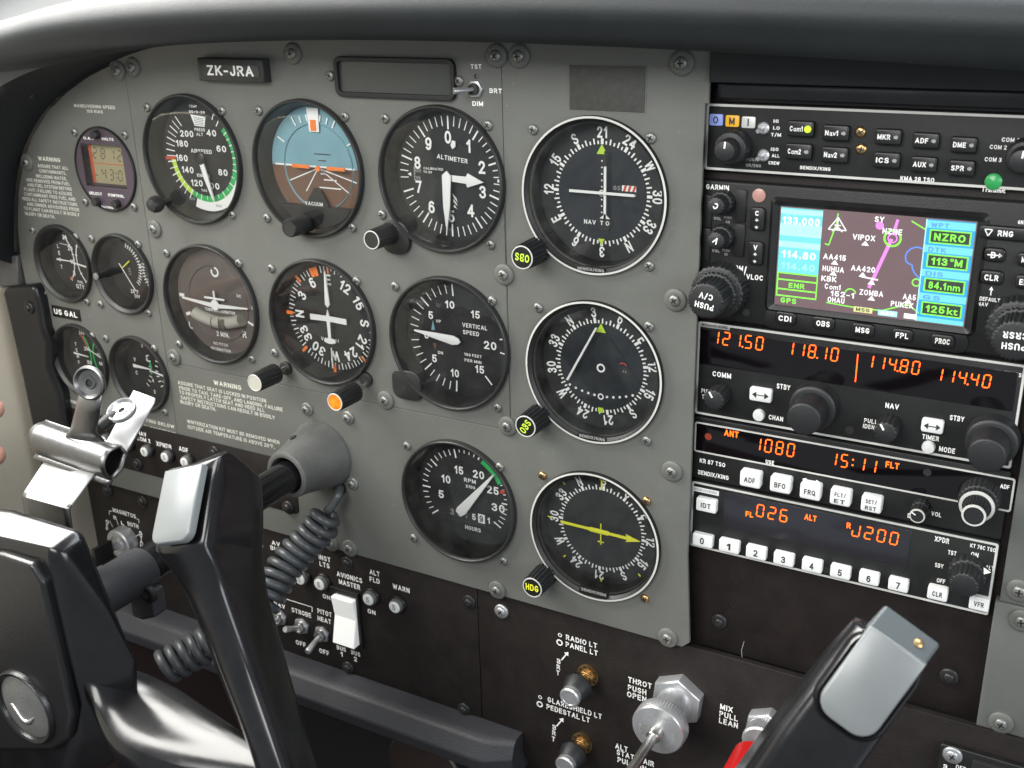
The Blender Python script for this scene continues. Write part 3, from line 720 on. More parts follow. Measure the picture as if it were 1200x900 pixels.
# ---- heading indicator
t = N('heading_indicator', 'directional gyro dial with a white aeroplane, orange index marks and E at the top', 'gauge', 'heading')
u, v = CT['heading']; bezel(t, 'heading', RO, 'flight'); dial(t, 'heading', 36, DW, 'dial_black'); w = DW+.15
off = 1.0
u2, v2 = u-1.4, v-0.6
u, v = u+0, v+0
mk = MB(); nm = MB()
for i in range(72):
    h = i*5; a = h-90; big = h % 10 == 0
    mk.tick(u, v, a, 30.0 if big else 31.3, 34.4, 0.75 if big else 0.5, w, 'white_print')
for i, s_ in enumerate(('N', '3', '6', 'E', '12', '15', 'S', '21', '24', 'W', '30', '33')):
    a = i*30-90; ra = radians(a); nm.text(s_, u+26*sin(ra), v+25.6*cos(ra), w, 7.0, 'white_print', ang=-a)
nm.ptext('VACUUM', 300+372/4.287, 290+464/4.287, w, 21, 4, 'white_print')
part(mk, 'scale_marks', t); part(nm, 'numerals', t)
ix = MB()
for a, wd in ((270, 2.4), (180, 2.0), (315, 1.8), (225, 2.0), (135, 1.0)): ix.tick(u, v, a, 30.8, 36.5, wd, w+1, 'orange_paint')
ix.tick(u, v, 2, 30, 36, 1.2, w+1.0, 'orange_paint')
part(ix, 'index_marks', t)
bg_ = MB()
for d in (-4.2, 1.8): 
    bg_.ringf(u, v, 28.5, 34.5, -20+d, -20+d+5.4, w+1.3, 'orange_paint', 4)
part(bg_, 'heading_bug', t)
pl = MB(); pw = DW+3.2
pl.prism([(u-1.6, v-16), (u+1.6, v-16), (u+1.1, v-10), (u+5, v-12.2), (u+5, v-14.3)][:2]+[(u+4.6, v-15), (u+4.6, v-13), (u+1.1, v-12.2), (u+1.3, v-1), (u+14.5, v-1.4), (u+14.5, v+2.3), (u+1.3, v+2.6), (u, v+7), (u-1.3, v+2.6), (u-14.5, v+2.3), (u-14.5, v-1.4), (u-1.3, v-1), (u-1.1, v-12.2), (u-4.6, v-13), (u-4.6, v-15)], pw, pw+.6, 'white_print')
part(pl, 'aeroplane_symbol', t)
needle(t, 'heading', 0, [(-0.35, 32), (-1.7, 14), (-1.9, 10), (0, 8), (1.9, 10), (1.7, 14), (0.35, 32)], DW+2.6, name='lubber_pointer')
needle(t, 'heading', 180, [(-0.3, 19), (0.3, 19), (0.5, 33), (-0.5, 33)], DW+2.6, name='lubber_pointer')
glass(t, 'heading', 39.1, 2.6)
k_ = shaft_knob(t, 'heading', 298, 449, 33, 6.2, 20, 'black_plastic', 'cream', stem=1.6, knurl=0.35)
shaft_knob(t, 'heading', 392, 471.5, 33, 6.2, 20, 'black_plastic', 'amber_glass', stem=1.6, knurl=0.35)
for x, y in ((334, 432), (428, 445)):
    c = P(x, y, 2); part(MB().prism(circ(c[0], c[1], 4.6, 28), -1, 2.5, 'bezel_black', 0.3), 'knob_lug', t)
screws(t, ((317, 315), (417, 330), (321, 414)))

# ---- vertical speed
t = N('vertical_speed_indicator', 'vertical speed dial with its white needle resting at zero on the left', 'gauge', 'climb')
u, v = CT['climb']; bezel(t, 'climb', RO, 'flight'); dial(t, 'climb', 36, DW, 'dial_black'); w = DW+.15; z = Zm(420, 290, 3)
mk = MB(); nm = MB()
for sg in (1, -1):
    for i in range(0, 11):
        mk.tick(u, v, 270+sg*i*8.6, 28.4 if i % 5 else 26.8, 34, 0.9 if i % 5 == 0 else 0.6, w, 'white_print')
    mk.tick(u, v, 270+sg*132, 27.5 if sg < 0 else 31, 34.3, 0.9, w, 'white_print'); mk.tick(u, v, 270+sg*172, 29.5, 34, 0.8, w, 'white_print')
for s_, x, y, ww, h in (('10', 322, 201, 34, 9), ('5', 255, 238, 18, 9), ('0', 240, 307, 18, 9), ('5', 268, 390, 18, 9), ('10', 340, 442, 30, 9), ('15', 427, 429, 33, 9), ('20', 464, 345, 46, 9.5), ('15', 412, 236, 32, 9)):
    nm.ptext(s_, *z(x, y), w, ww/3, h, 'white_print')
for s_, x, y, ww, h in (('VERTICAL', 409, 278, 88, 5), ('SPEED', 396, 301, 57, 5), ('UP', 282, 259, 17, 3.4), ('DN', 289, 370, 18, 3.4), ('100 FEET', 403, 380, 62, 3.4), ('PER MIN', 403, 400, 60, 3.4)):
    nm.ptext(s_, *z(x, y), w, ww/3, h, 'white_print')
a = C2([z(256, 290), z(262, 254), z(269, 290)], w); mk.poly(a, w, 'sky_blue'); a = C2([z(262, 335), z(274, 338), z(270, 362)], w); mk.poly(a, w, 'earth_brown')
part(mk, 'scale_marks', t); part(nm, 'numerals', t)
needle(t, 'climb', 275.5, [(-1.8, -2.5), (0, -4), (2.0, -2.5), (2.9, 1.5), (1.8, 15), (0.45, 29), (-0.45, 29), (-1.8, 15), (-2.9, 1.5)], DW+3)
part(MB().lathe(u, v, [(3, DW), (3, DW+2.6), (0.01, DW+2.8)], 'black_plastic', 24), 'hub', t)
glass(t, 'climb', 39.1, 2.6)
c = P(477, 451, 2); lg = MB().prism(rr(c[0], c[1], 21, 19, 6), -1, 3.2, 'bezel_black', 0.5); c = P(473, 455, 3.4); lg.prism(circ(c[0], c[1], 1.5, 16), 3.2, 3.3, 'recess_dark'); part(lg, 'corner_lug', t)
screws(t, ((462, 336), (576, 353), (582, 478)))

# ---- tachometer
t = N('tachometer', 'engine tachometer with a green arc, hour counter and long white needle near 22', 'gauge', 'tacho')
u, v = CT['tacho']; bezel(t, 'tacho', RO, 'flight'); dial(t, 'tacho', 36, DW, 'dial_black'); w = DW+.15; z = Zm(460, 500, 4.98)
TA = [(0, 233), (5, 270), (10, 310), (15, 349), (20, 383), (25, 419), (30, 449), (35, 483)]
mk = MB(); nm = MB(); us, vs_ = u-1.8, v-.6
for i in range(36):
    a = ang(i, TA) % 360; big = i % 5 == 0
    mk.tick(us, vs_, a, 25.4 if big and i not in (20, 25, 30) else (27.4 if i < 16 or i > 29 else 29.4), 31.4, 1.0 if big else 0.65, w, 'white_print')
mk.ringf(us, vs_, 28.2, 31.3, ang(20.7, TA)-360, ang(25.7, TA)-360, w+.1, 'green_paint'); mk.tick(us, vs_, ang(27.3, TA)-360, 28, 31.3, 2.4, w+.2, 'red_paint')
for s_, x, y, ww in (('5', 285, 394, 34), ('10', 313, 306, 54), ('15', 388, 254, 54), ('20', 503, 280, 68), ('25', 586, 371, 72), ('30', 618, 475, 80)):
    nm.ptext(s_, *z(x, y), w, ww/4.98, 9.2, 'white_print')
for s_, x, y, ww, h in (('RPM', 452, 316, 70, 4.6), ('X100', 455, 352, 56, 3.6), ('HOURS', 470, 596, 92, 4.6)): nm.ptext(s_, *z(x, y), w, ww/4.98, h, 'white_print')
part(mk, 'scale_marks', t); part(nm, 'numerals', t)
hc = MB(); a = C2([z(330, 470), z(585, 530), z(580, 570), z(325, 520)], w); um = (a[0][0]+a[1][0])/2; vm = (a[0][1]+a[2][1])/2
hc.box(a[0][0], a[1][0], vm-3.3, vm+3.3, w, w+.3, 'recess_dark'); hc.box(a[0][0]-2, a[1][0]+1, vm-6.0, vm-3.6, w, w+1.2, 'bezel_black', .2)
wd_ = a[1][0]-a[0][0]
for i, ch_ in enumerate('367591'):
    x = a[0][0]+wd_*(i+0.5)/6
    if i == 4: hc.box(x-wd_/13, x+wd_/13, vm-3.2, vm+3.2, w+.3, w+.4, 'white_print')
    hc.text(ch_, x, vm, w+.5, 4.4, 'dim_print' if i < 3 else ('white_print' if i != 4 else 'black_print'))
part(hc, 'hour_counter', t)
cx, cy = P(*z(398, 492), DW+3.4); tx, ty = P(*z(588, 283), DW+3.4)
d = hypot(tx-cx, ty-cy); e = ((tx-cx)/d, (ty-cy)/d); n_ = (e[1], -e[0])
q = [(cx+e[0]*l+n_[0]*s_, cy+e[1]*l+n_[1]*s_) for s_, l in ((-3.3, 0), (-2.2, -3), (2.6, -3), (3.7, 1), (0.5, d), (-0.5, d))]
part(MB().prism(q, DW+3, DW+3.8, 'white_print', .15), 'pointer', t)
for x, y in ((378, 396), (548, 440)): c = P(*z(x, y), w); part(MB().prism(circ(c[0], c[1], 1.4, 12), w-.1, w+.4, 'recess_dark', .1), 'dial_screw', t)
glass(t, 'tacho', 39.1, 2.6)
screws(t, ((476, 523), (585, 548), (484, 631), (589, 658)))

# ---- navigation dials
def compass(t, k, north, dw, style):
    u, v = CT[k]; mk = MB(); nm = MB(); w = dw+.2
    for i in range(72):
        big = i % 2 == 0; mk.tick(u, v, north+i*5, 25.6, 28.6 if big else 27.4, 0.85 if i % 6 else 1.6, w, 'white_print')
    for i, s_ in enumerate(('N', '3', '6', 'E', '12', '15', 'S', '21', '24', 'W', '30', '33')):
        a = north+i*30; ra = radians(a); nm.text(s_, u+31.6*sin(ra), v+31.8*cos(ra), w, 6.0, 'white_print', ang=-a, sx=0.8)
    part(mk, 'scale_marks', t); part(nm, 'numerals', t)
def brand(t, k, a0=-22, wpx=36, px=None, py=None):
    return part(MB().box(P(px-wpx/2, py, 1)[0], P(px+wpx/2, py, 1)[0], P(px, py, 1)[1]-1.7, P(px, py, 1)[1]+1.7, -1, 2.9, 'bezel_inner', .2).ptext('BENDIX/KING', px, py, 3.05, wpx*0.92, 3.2, 'dim_print'), 'maker_plate', t)
t = N('course_deviation_indicator', 'white ringed course dial with crossed white needles and 21 at the top', 'gauge', 'nav')
u, v = CT['nav']; bezel(t, 'nav', 41.6, 'nav'); dial(t, 'nav', 36.8, -9.8, 'dial_black'); compass(t, 'nav', 150, -9.8, 0)
part(MB().prism(circ(u, v, 25, 64), -9.8, -9.5, 'dial_navy'), 'centre_disc', t)
mk = MB(); mk.poly([(u-3, v+20.5), (u+3, v+20.5), (u, v+25.8)], -9.2, 'lime_paint'); mk.poly([(u-2, v-24.5), (u+2, v-24.5), (u, v-28)], -9.2, 'lime_paint')
for i in range(-5, 6):
    if i: mk.prism(circ(u, v+i*3.4, .45, 8), -9.5, -9.3, 'white_print'); mk.prism(circ(u+i*3.8, v, .45, 8), -9.5, -9.3, 'white_print')
mk.ringf(u, v, 1.2, 1.8, 0, 360, -9.3, 'white_print', 16)
z = Zm(600, 120, 4.286)
mk.ptext('NAV', *z(392, 600), -9.2, 14, 5.2, 'white_print'); mk.ptext('GS', *z(527, 430), -9.2, 8.5, 5, 'dim_print'); mk.ptext('T O', *z(466, 607), -7.8, 11, 5, 'white_print')
part(mk, 'dial_print', t)
a = P(*z(552, 430), -9); fl = MB().box(a[0], a[0]+8.0, a[1]-1.6, a[1]+1.4, -9.4, -9.0, 'white_print')
for i in range(3): fl.prism([(a[0]+.6+i*2.6, a[1]-1.6), (a[0]+1.9+i*2.6, a[1]-1.6), (a[0]+2.9+i*2.6, a[1]+1.4), (a[0]+1.6+i*2.6, a[1]+1.4)], -9.0, -8.9, 'red_paint')
part(fl, 'warning_flag', t)
a = P(*z(465, 607), -8.5); part(MB().prism(circ(a[0]-.2, a[1], 4.6, 6), -9.4, -8.6, 'recess_dark'), 'to_from_window', t)
a = P(*z(461, 322), -6); b = P(*z(473, 585), -6); um = (a[0]+b[0])/2; part(MB().box(um-0.7, um+0.7, b[1], a[1], -6.4, -5.8, 'white_print').box(um-.6, um+.6, a[1], a[1]+8, -6.4, -5.9, 'black_print').prism([(um-3, b[1]), (um+3, b[1]), (um, b[1]+2.6)], -6.4, -5.8, 'white_print'), 'course_needle', t)
a = P(*z(288, 437), -5); b = P(*z(615, 474), -5); vm = (a[1]+b[1])/2; part(MB().box(a[0], b[0], vm-.7, vm+.7, -5.2, -4.7, 'white_print').box(a[0]-3, a[0], vm-.5, vm+.5, -5.2, -4.8, 'black_print'), 'glideslope_needle', t)
brand(t, 'nav', px=692.5, py=316, wpx=34)
glass(t, 'nav', 38.4, 1.6)
shaft_knob(t, 'nav', 611.5, 302, 19, 7.0, 18, 'knob_rubber', 'black_plastic', 'OBS', 'lime_paint', knurl=0.9, stem=4, lang=174)
screws(t, ((624, 152), (762, 162), (760, 312)))
t = N('course_deviation_indicator', 'white ringed course dial with one slanted white needle and N near the top left', 'gauge', 'nav2')
u, v = CT['nav2']; bezel(t, 'nav2', 41.6, 'nav'); dial(t, 'nav2', 36.8, -9.8, 'dial_black'); compass(t, 'nav2', -38.5, -9.8, 0)
part(MB().prism(circ(u, v, 25, 64), -9.8, -9.5, 'dial_navy'), 'centre_disc', t)
mk = MB(); mk.poly([(u-3, v+20.5), (u+3, v+20.5), (u, v+25.8)], -9.2, 'lime_paint'); mk.box(u-1.6, u+1.6, v-27.5, v-24.5, -9.3, -9.2, 'lime_paint')
z = Zm(600, 280, 3); mk.ringf(u, v-0.5, 1.6, 2.6, 0, 360, -9.2, 'white_print', 20)
for i in range(-5, 6):
    yy = v-17.5+0.006*(i*4.0)**2*1.6
    if i: mk.prism(circ(u+i*3.9, yy, .75, 10), -9.5, -9.2, 'white_print')
mk.ringf(u, v-17.7, 1.1, 1.9, 0, 360, -9.2, 'white_print', 18)
part(mk, 'dial_print', t)
a = P(*z(297, 312), -6); b = P(*z(195, 495), -6); part(MB().add([(a[0]-.6, a[1], -6), (a[0]+.6, a[1], -6), (b[0]+.75, b[1], -6), (b[0]-.75, b[1], -6), (a[0]-.6, a[1], -5.4), (a[0]+.6, a[1], -5.4), (b[0]+.75, b[1], -5.4), (b[0]-.75, b[1], -5.4)], [(4, 7, 6, 5), (0, 4, 5, 1), (1, 5, 6, 2), (2, 6, 7, 3), (3, 7, 4, 0)], 'white_print'), 'course_needle', t)
c = P(*z(395, 465), -9); fg = MB().prism(circ(c[0], c[1], 2.6, 16), -9.5, -9.2, 'recess_dark').text('s a', c[0], c[1], -9.1, 1.5, 'dim_print'); fg.ringf(c[0]-1, c[1]+2, 2.2, 2.8, -50, 60, -9.1, 'red_paint', 6); part(fg, 'warning_flag', t)
brand(t, 'nav2', px=694, py=513, wpx=33)
glass(t, 'nav2', 38.4, 1.6)
shaft_knob(t, 'nav2', 615.5, 500, 19, 7.0, 18, 'knob_rubber', 'black_plastic', 'OBS', 'lime_paint', knurl=0.9, stem=4, lang=58)
screws(t, ((630, 361), (760, 383), (757, 517)))
t = N('direction_finder_indicator', 'white ringed bearing dial with a bright yellow arrow needle and a heading knob', 'gauge', 'adf')
u, v = CT['adf']; bezel(t, 'adf', 41.6, 'nav'); dial(t, 'adf', 36.8, -9.8, 'dial_black'); compass(t, 'adf', -27.5, -9.8, 0)
part(MB().prism(circ(u, v, 25, 64), -9.8, -9.5, 'dial_disc'), 'centre_disc', t)
mk = MB()
for a in range(0, 360, 45): mk.tick(u, v, a, 34 if a % 90 else 33.5, 36, 0.9, -9.5, 'yellow_paint')
mk.tick(u, v, 0, 26, 35.5, 0.9, -9.3, 'yellow_paint'); mk.tick(u, v, 0, 32, 35.5, 2.6, -9.3, 'yellow_paint')
part(mk, 'index_marks', t)
pl = MB().box(u-.35, u+.35, v-10, v+4, -8.8, -8.4, 'yellow_paint').box(u-2, u+2, v-8.6, v-7.9, -8.8, -8.4, 'yellow_paint').box(u-3, u+3, v-1, v-.2, -8.8, -8.4, 'yellow_paint'); part(pl, 'aeroplane_symbol', t)
z = Zm(600, 530, 4.737); a = P(*z(272, 385), -6); b = P(*z(712, 496), -6); d = hypot(b[0]-a[0], b[1]-a[1]); e = ((b[0]-a[0])/d, (b[1]-a[1])/d); n_ = (-e[1], e[0])
q = [(a[0]+e[0]*l+n_[0]*s_, a[1]+e[1]*l+n_[1]*s_) for l, s_ in ((0, -.8), (d*.35, -.8), (d*.38, -1.4), (d*.6, -1.4), (d*.62, -.8), (d*.84, -.9), (d*.82, -2.5), (d, 0), (d*.82, 2.5), (d*.84, .9), (d*.62, .8), (d*.6, 1.4), (d*.38, 1.4), (d*.35, .8), (0, .8))]
part(MB().prism(q, -6.3, -5.6, 'yellow_paint', .1), 'pointer', t)
brand(t, 'adf', px=696, py=694, wpx=32)
glass(t, 'adf', 38.4, 1.6)
shaft_knob(t, 'adf', 623.5, 689, 19, 7.0, 18, 'knob_rubber', 'black_plastic', 'HDG', 'yellow_paint', knurl=0.9, stem=4)
screws(t, ((635, 558), (757, 588), (755, 702)), 'brass')

# ---- four small engine gauges
def small(name, label, k, art, scr):
    t = N(name, label, 'gauge', k); bezel(t, k, 29, 'small'); dial(t, k, 24.2, DW, 'dial_black')
    nm = MB(); art(t, nm, *CT[k], DW+.15); part(nm, 'dial_print', t); glass(t, k, 25.8, 1.6); screws(t, scr); return t
def arcs(mb, cu, cv, r, a0, a1, wd, w, m='white_print', ticks=0, tl=2.4):
    mb.ringf(cu, cv, r-wd/2, r+wd/2, a0, a1, w, m)
    for i in range(ticks): mb.tick(cu, cv, a0+(a1-a0)*i/(ticks-1), r-tl/2, r+tl/2, 0.6, w+.05, m)
def vert(mb, s_, u, v, w, h, m='white_print'):
    for i, c in enumerate(s_): mb.text(c, u, v-i*h*1.75, w, h, m)
def fuel(t, mb, u, v, w):
    vert(mb, 'LEFT', u-15, v+9.5, w, 3.0); vert(mb, 'RIGHT', u+17.5, v+9, w, 2.6)
    arcs(mb, u-24, v+1, 24, 48, 132, 0.9, w, ticks=6); arcs(mb, u+27, v+1, 24, 312, 228, 0.9, w, ticks=6)
    for s_, y in (('26', 17), ('20', 9), ('10', -1), ('5', -10)): mb.text(s_, u-2 if s_ != '26' else u-6, v+y, w+.1, 3.4, 'white_print')
    mb.text('FUEL', u+3, v-16, w, 2.0, 'white_print'); mb.text('QTY', u+2, v-19.5, w, 3.4, 'white_print'); mb.ringf(u-6, v-14, 0, 1.6, 0, 360, w, 'red_paint', 10)
    mb.line((u-13, v+11.8), (u-3, v+11.2), .4, w, 'white_print')
    part(MB().prism([(u-16, v+.6), (u+1, v+.1), (u+1, v-.5), (u-16, v-.6)], w+2, w+2.4, 'white_print'), 'pointer', t); part(MB().prism([(u+17, v-2.4), (u-1, v-.2), (u-1, v-.9), (u+17, v-3.6)], w+2, w+2.4, 'white_print'), 'pointer', t)
small('fuel_gauge', 'small fuel quantity gauge with two crossing scales, above the US GAL tag', 'fuel', fuel, ((37, 270), (88, 278), (50, 344), (101, 354)))
def egt(t, mb, u, v, w):
    arcs(mb, u-10, v+2, 17, 20, 130, .3, w, ticks=16, tl=3.4); arcs(mb, u+26, v+1, 16, 320, 225, .3, w, ticks=13, tl=3.2)
    mb.text('25°F', u-2, v-15.5, w, 2.8, 'white_print'); mb.text('DIV', u, v-18.8, w, 2.6, 'white_print'); mb.text('EGT', u-4, v-1, w, 2.2, 'dim_print', ang=-90); mb.text('F', u+8, v+4, w, 3, 'white_print')
    for i, s_ in enumerate(('5', '10', '15', '20')): mb.text(s_, u+14+i*.8, v-1-i*4.6, w, 3.2, 'white_print')
    mb.text('FLOW', u+20, v+2, w, 2.0, 'white_print', ang=-90)
    part(MB().line((u-11, v+5), (u+2, v-14), .9, w+2.4, 'white_print'), 'pointer', t); part(MB().line((u-10, v+1), (u-1, v+7.5), .8, w+1.6, 'yellow_paint'), 'pointer', t)
    part(MB().lathe(u-13, v+0, [(3.2, w), (3.2, 0), (2.2, 9), (2.6, 10), (2.6, 13)], 'black_plastic', 28).lathe(u-13, v, [(2.6, 13), (2.4, 13.6), (0.01, 13.9)], 'screw_steel', 24), 'adjuster', t)
small('exhaust_temperature_gauge', 'small exhaust temperature gauge with an adjuster post and a yellow needle', 'egt', egt, ((106, 280), (161, 287), (117, 357), (173, 367)))
def oil(t, mb, u, v, w):
    vert(mb, 'TEMP', u-15, v+8, w, 2.8); vert(mb, 'PSI', u+17, v+5, w, 2.6)
    arcs(mb, u-26, v+1, 24, 48, 80, 1.0, w, 'red_paint'); arcs(mb, u-24, v+1, 24, 52, 128, 1.4, w, 'green_paint'); arcs(mb, u+27, v+1, 24, 300, 240, 1.4, w, 'green_paint')
    for s_, x, y in (('245', -6, 18.5), ('200', -3, 6), ('150', -3, -5), ('100', -4, -11)): mb.text(s_, u+x, v+y, w+.1, 3.0, 'white_print', sx=.85)
    for s_, x, y in (('115', 9, 10), ('90', 9, 3), ('60', 10, -4)): mb.text(s_, u+x, v+y, w+.1, 2.8, 'white_print', sx=.85)
    part(MB().prism([(u-16, v+2.3), (u+0, v+.9), (u+0, v+.3), (u-16, v+.9)], w+2, w+2.4, 'white_print'), 'pointer', t)
    part(MB().line((u+16, v+1), (u+2, v+7), .8, w+2.4, 'white_print'), 'pointer', t)
small('oil_gauge', 'small oil temperature gauge with a green scale, partly behind the bulldog clip', 'oil', oil, ((56, 383), (107, 394), (71, 452)))
def vac(t, mb, u, v, w):
    vert(mb, 'VAC', u-14, v+6, w, 3.0); vert(mb, 'AMP', u+18, v+1, w, 2.2)
    for s_, x, y in (('7', -4, 18), ('6', -1, 8), ('4', 2, -8), ('3', 2, -17), ('+30', 13, 10), ('0', 15, 2), ('-30', 14, -7), ('-60', 16, -17)): mb.text(s_, u+x, v+y, w, 3.0, 'white_print', sx=.9)
    for i in range(7): mb.tick(u-20, v+2, 66+i*11, 20, 23, .8, w, 'white_print')
    for i in range(7): mb.tick(u+30, v, 300-i*10, 21, 24, .8, w, 'white_print')
    arcs(mb, u-20, v+2, 22, 78, 104, 1.6, w+.1, 'green_paint')
    part(MB().prism([(u-14, v+3.2), (u+4, v+2.0), (u+4, v+1.2), (u-14, v+.8)], w+2, w+2.4, 'white_print'), 'pointer', t); part(MB().prism([(u+19, v-1.2), (u+3, v+1), (u+3, v+.3), (u+19, v-2.8)], w+2, w+2.4, 'white_print'), 'pointer', t)
small('suction_gauge', 'small vacuum gauge with a short green mark, above the warning print', 'vac', vac, ((123, 397), (180, 409), (192, 483)))

# ---- clock with outside air temperature and volts
u, v = CT['oat']; ro = 28.9
t = N('digital_clock', 'round clock with an amber digital display below the words volts', 'clock', 'oat')
part(MB().lathe(u, v, [(ro, -.2), (ro, 1.2), (ro-.4, 1.7), (ro-1.2, 1.7), (ro-1.5, 1.0)], 'bezel_inner', 72, cap=False), 'bezel', t)
z = Zm(20, 130, 6.43); lc = [z(490, 248), z(800, 262), z(868, 570), z(540, 535)]
q = C2(lc, -4); v1 = (q[0][1]+q[1][1])/2; v0 = (q[2][1]+q[3][1])/2; u0 = u-18.0; u1 = u+19
mb = MB(); wd = 0.6
# face with a window cut-out
fc = plate_mesh(circ(u, v, ro-1.2, 60), [[(u0-3, v0-1.5), (u1, v0-1.5), (u1, v1+1), (u0-3, v1+1)]], -1, 0.9, 'oat_face', 0.1)
fc.ptext('O.A.T', *z(540, 206), 1.0, 12.5, 3.2, 'white_print'); fc.ptext('VOLTS', *z(682, 213), 1.0, 14, 3.2, 'white_print'); fc.ptext('SELECT', *z(592, 622), 1.0, 15, 3.2, 'white_print'); fc.ptext('CONTROL', *z(746, 638), 1.0, 19, 3.2, 'white_print'); fc.ptext('DAVTRON', *z(680, 726), 1.0, 14, 2.4, 'white_print')
part(fc, 'face', t, angle=30)
ld = MB().box(u0-4, u1+1, v0-2, v1+2, -6.5, -5.6, 'oat_face').box(u0+1, u1, v0, v1, -5.6, -4.9, 'lcd').box(u0-2, u0+1.2, v0, v1, -5.6, -5.0, 'lcd_edge')
ld.line((u0+1, (v0+v1)/2+.3), (u1, (v0+v1)/2+.3), .5, -4.8, 'lcd_edge')
def seg7(mb, ch_, u, v, w, h, m, wd=None, th=None, sk=0.12):
    wd = wd or h*0.5; th = th or h*0.12; S7 = {'0': 'abcdef', '1': 'bc', '2': 'abged', '3': 'abgcd', '4': 'fgbc', '5': 'afgcd', '6': 'afgedc', '7': 'abc', '8': 'abcdefg', '9': 'abcfgd', '-': 'g', 'J': 'bcde', 'E': 'afged', 'C': 'afed', 'F': 'afge'}
    g = th*0.35
    P7 = {'a': ((-wd/2, h/2), (wd/2, h/2)), 'g': ((-wd/2, 0), (wd/2, 0)), 'd': ((-wd/2, -h/2), (wd/2, -h/2)), 'f': ((-wd/2, h/2), (-wd/2, 0)), 'b': ((wd/2, h/2), (wd/2, 0)), 'e': ((-wd/2, 0), (-wd/2, -h/2)), 'c': ((wd/2, 0), (wd/2, -h/2))}
    for k in S7.get(ch_, ''):
        (x0, y0), (x1, y1) = P7[k]; d = hypot(x1-x0, y1-y0); ex, ey = (x1-x0)/d, (y1-y0)/d; x0 += ex*g; y0 += ey*g; x1 -= ex*g; y1 -= ey*g; t2 = th/2
        pts = [(x0, y0), (x0+ex*t2+ey*t2, y0+ey*t2-ex*t2), (x1-ex*t2+ey*t2, y1-ey*t2-ex*t2), (x1, y1), (x1-ex*t2-ey*t2, y1-ey*t2+ex*t2), (x0+ex*t2-ey*t2, y0+ey*t2+ex*t2)]
        mb.poly([(u+x+sk*y, v+y) for x, y in pts], w, m)
dg = MB(); zh = lambda x, y: P(*z(x, y), -4.7)
for ch_, x, y in (('2', 585, 316), ('8', 645, 322), ('1', 715, 330), ('2', 772, 340)): c = zh(x, y); seg7(dg, ch_, c[0], c[1], -4.7, 7, 'lcd_digit', th=.9)
for ch_, x, y in (('-', 600, 482), ('4', 655, 472), ('3', 712, 482), ('0', 778, 490), ('2', 838, 498)): c = zh(x, y); seg7(dg, ch_, c[0], c[1], -4.7, 7, 'lcd_digit', th=.9)
c = zh(748, 488); dg.prism(circ(c[0], c[1]+1.5, .6, 8), -4.8, -4.7, 'lcd_digit'); dg.prism(circ(c[0], c[1]-1.5, .6, 8), -4.8, -4.7, 'lcd_digit')
lo = part(ld, 'display', t); sub(dg, 'digits', lo, t)
for x, y in ((570, 182), (575, 690), (725, 705)):
    c = P(*z(x, y), 5); part(MB().lathe(c[0], c[1], [(3.0, 0.5), (3.0, 4.4), (2.6, 5), (0.01, 5.1)], 'bezel_black', 24), 'push_button', t)
part(MB().poly([(u0-3, v0-1.5), (u1, v0-1.5), (u1, v1+1), (u0-3, v1+1)], -0.1, 'glass'), 'window', t)
screws(t, ((86, 155), (145, 158), (99, 237), (156, 243)))

# ---- placards and small fittings on the grey sheets
a = P(233, 72, 4); b = P(309, 95, 4); t = thing('registration_placard', 'small black framed placard reading ZK-JRA near the top of the panel', 'placard', ((a[0]+b[0])/2, (a[1]+b[1])/2, 0))
c0, c1 = P(233, 82, 6), P(309, 84, 6); vt = P(262, 68.5, 6)[1]; vb = P(262, 95.5, 6)[1]
part(MB().box(c0[0], c1[0], vb, vt, 0, 6.5, 'bezel_black', .6), 'frame', t)
pq = MB().box(c0[0]+4.5, c1[0]-3.0, vb+3.2, vt-3.6, 6.5, 7.0, 'plaque', .1); pq.text('ZK-JRA', (c0[0]+c1[0])/2+.6, (vb+vt)/2-.2, 7.15, (vt-vb)*.44, 'white_print', width=(c1[0]-c0[0])*.72); part(pq, 'plate', t)
a = P(392, 92, 3); b = P(531, 95, 3); vt = P(462, 68.5, 3)[1]; vb = P(462, 115, 3)[1]
t = thing('annunciator_panel', 'long dark rounded warning light window, unlit, above the altimeter', 'warning panel', ((a[0]+b[0])/2, (vt+vb)/2, 0))
um, vm = (a[0]+b[0])/2, (vt+vb)/2; wd, ht = b[0]-a[0], vt-vb
fr = plate_mesh(rr(um, vm, wd, ht, 4, 6), [rr(um, vm, wd-3.2, ht-3.6, 2.5, 4)], -1, 3, 'bezel_inner', .4); part(fr, 'frame', t, angle=30)
part(MB().box(um-wd/2+2, um+wd/2-2, vm-ht/2+2, vm+ht/2-2, -1, 0.6, 'lens_dark'), 'lens', t)
screws(t, ((386, 89), (537, 95)))
c = P(558, 104, 0); t = thing('toggle_switch', 'small test toggle switch with a bright hexagonal nut beside the lettering BRT', 'switch', (c[0], c[1], 0))
part(MB().prism(circ(c[0], c[1], 4.8, 6), 0, 2, 'alu', .3).lathe(c[0], c[1], [(3.2, 2), (3.2, 4.2), (2.2, 4.4), (2.0, 3.6)], 'recess_dark', 20), 'nut', t)
part(MB().tube([(c[0], c[1], 3), (c[0]-2.5, c[1], 9), (c[0]-6, c[1], 13)], [1.1, 1.3, 1.8], 'alu', 12), 'lever', t, angle=70)
q = C2([(667, 76.5), (755, 78), (756, 131), (668, 129.5)], 0.5); t = thing('blank_label', 'dark brushed blank rectangle stuck above the upper white ringed dial', 'label', ((q[0][0]+q[1][0])/2, (q[0][1]+q[2][1])/2, 0))
uu0 = (q[0][0]+q[3][0])/2; uu1 = (q[1][0]+q[2][0])/2; vv1 = (q[0][1]+q[1][1])/2; vv0 = (q[2][1]+q[3][1])/2
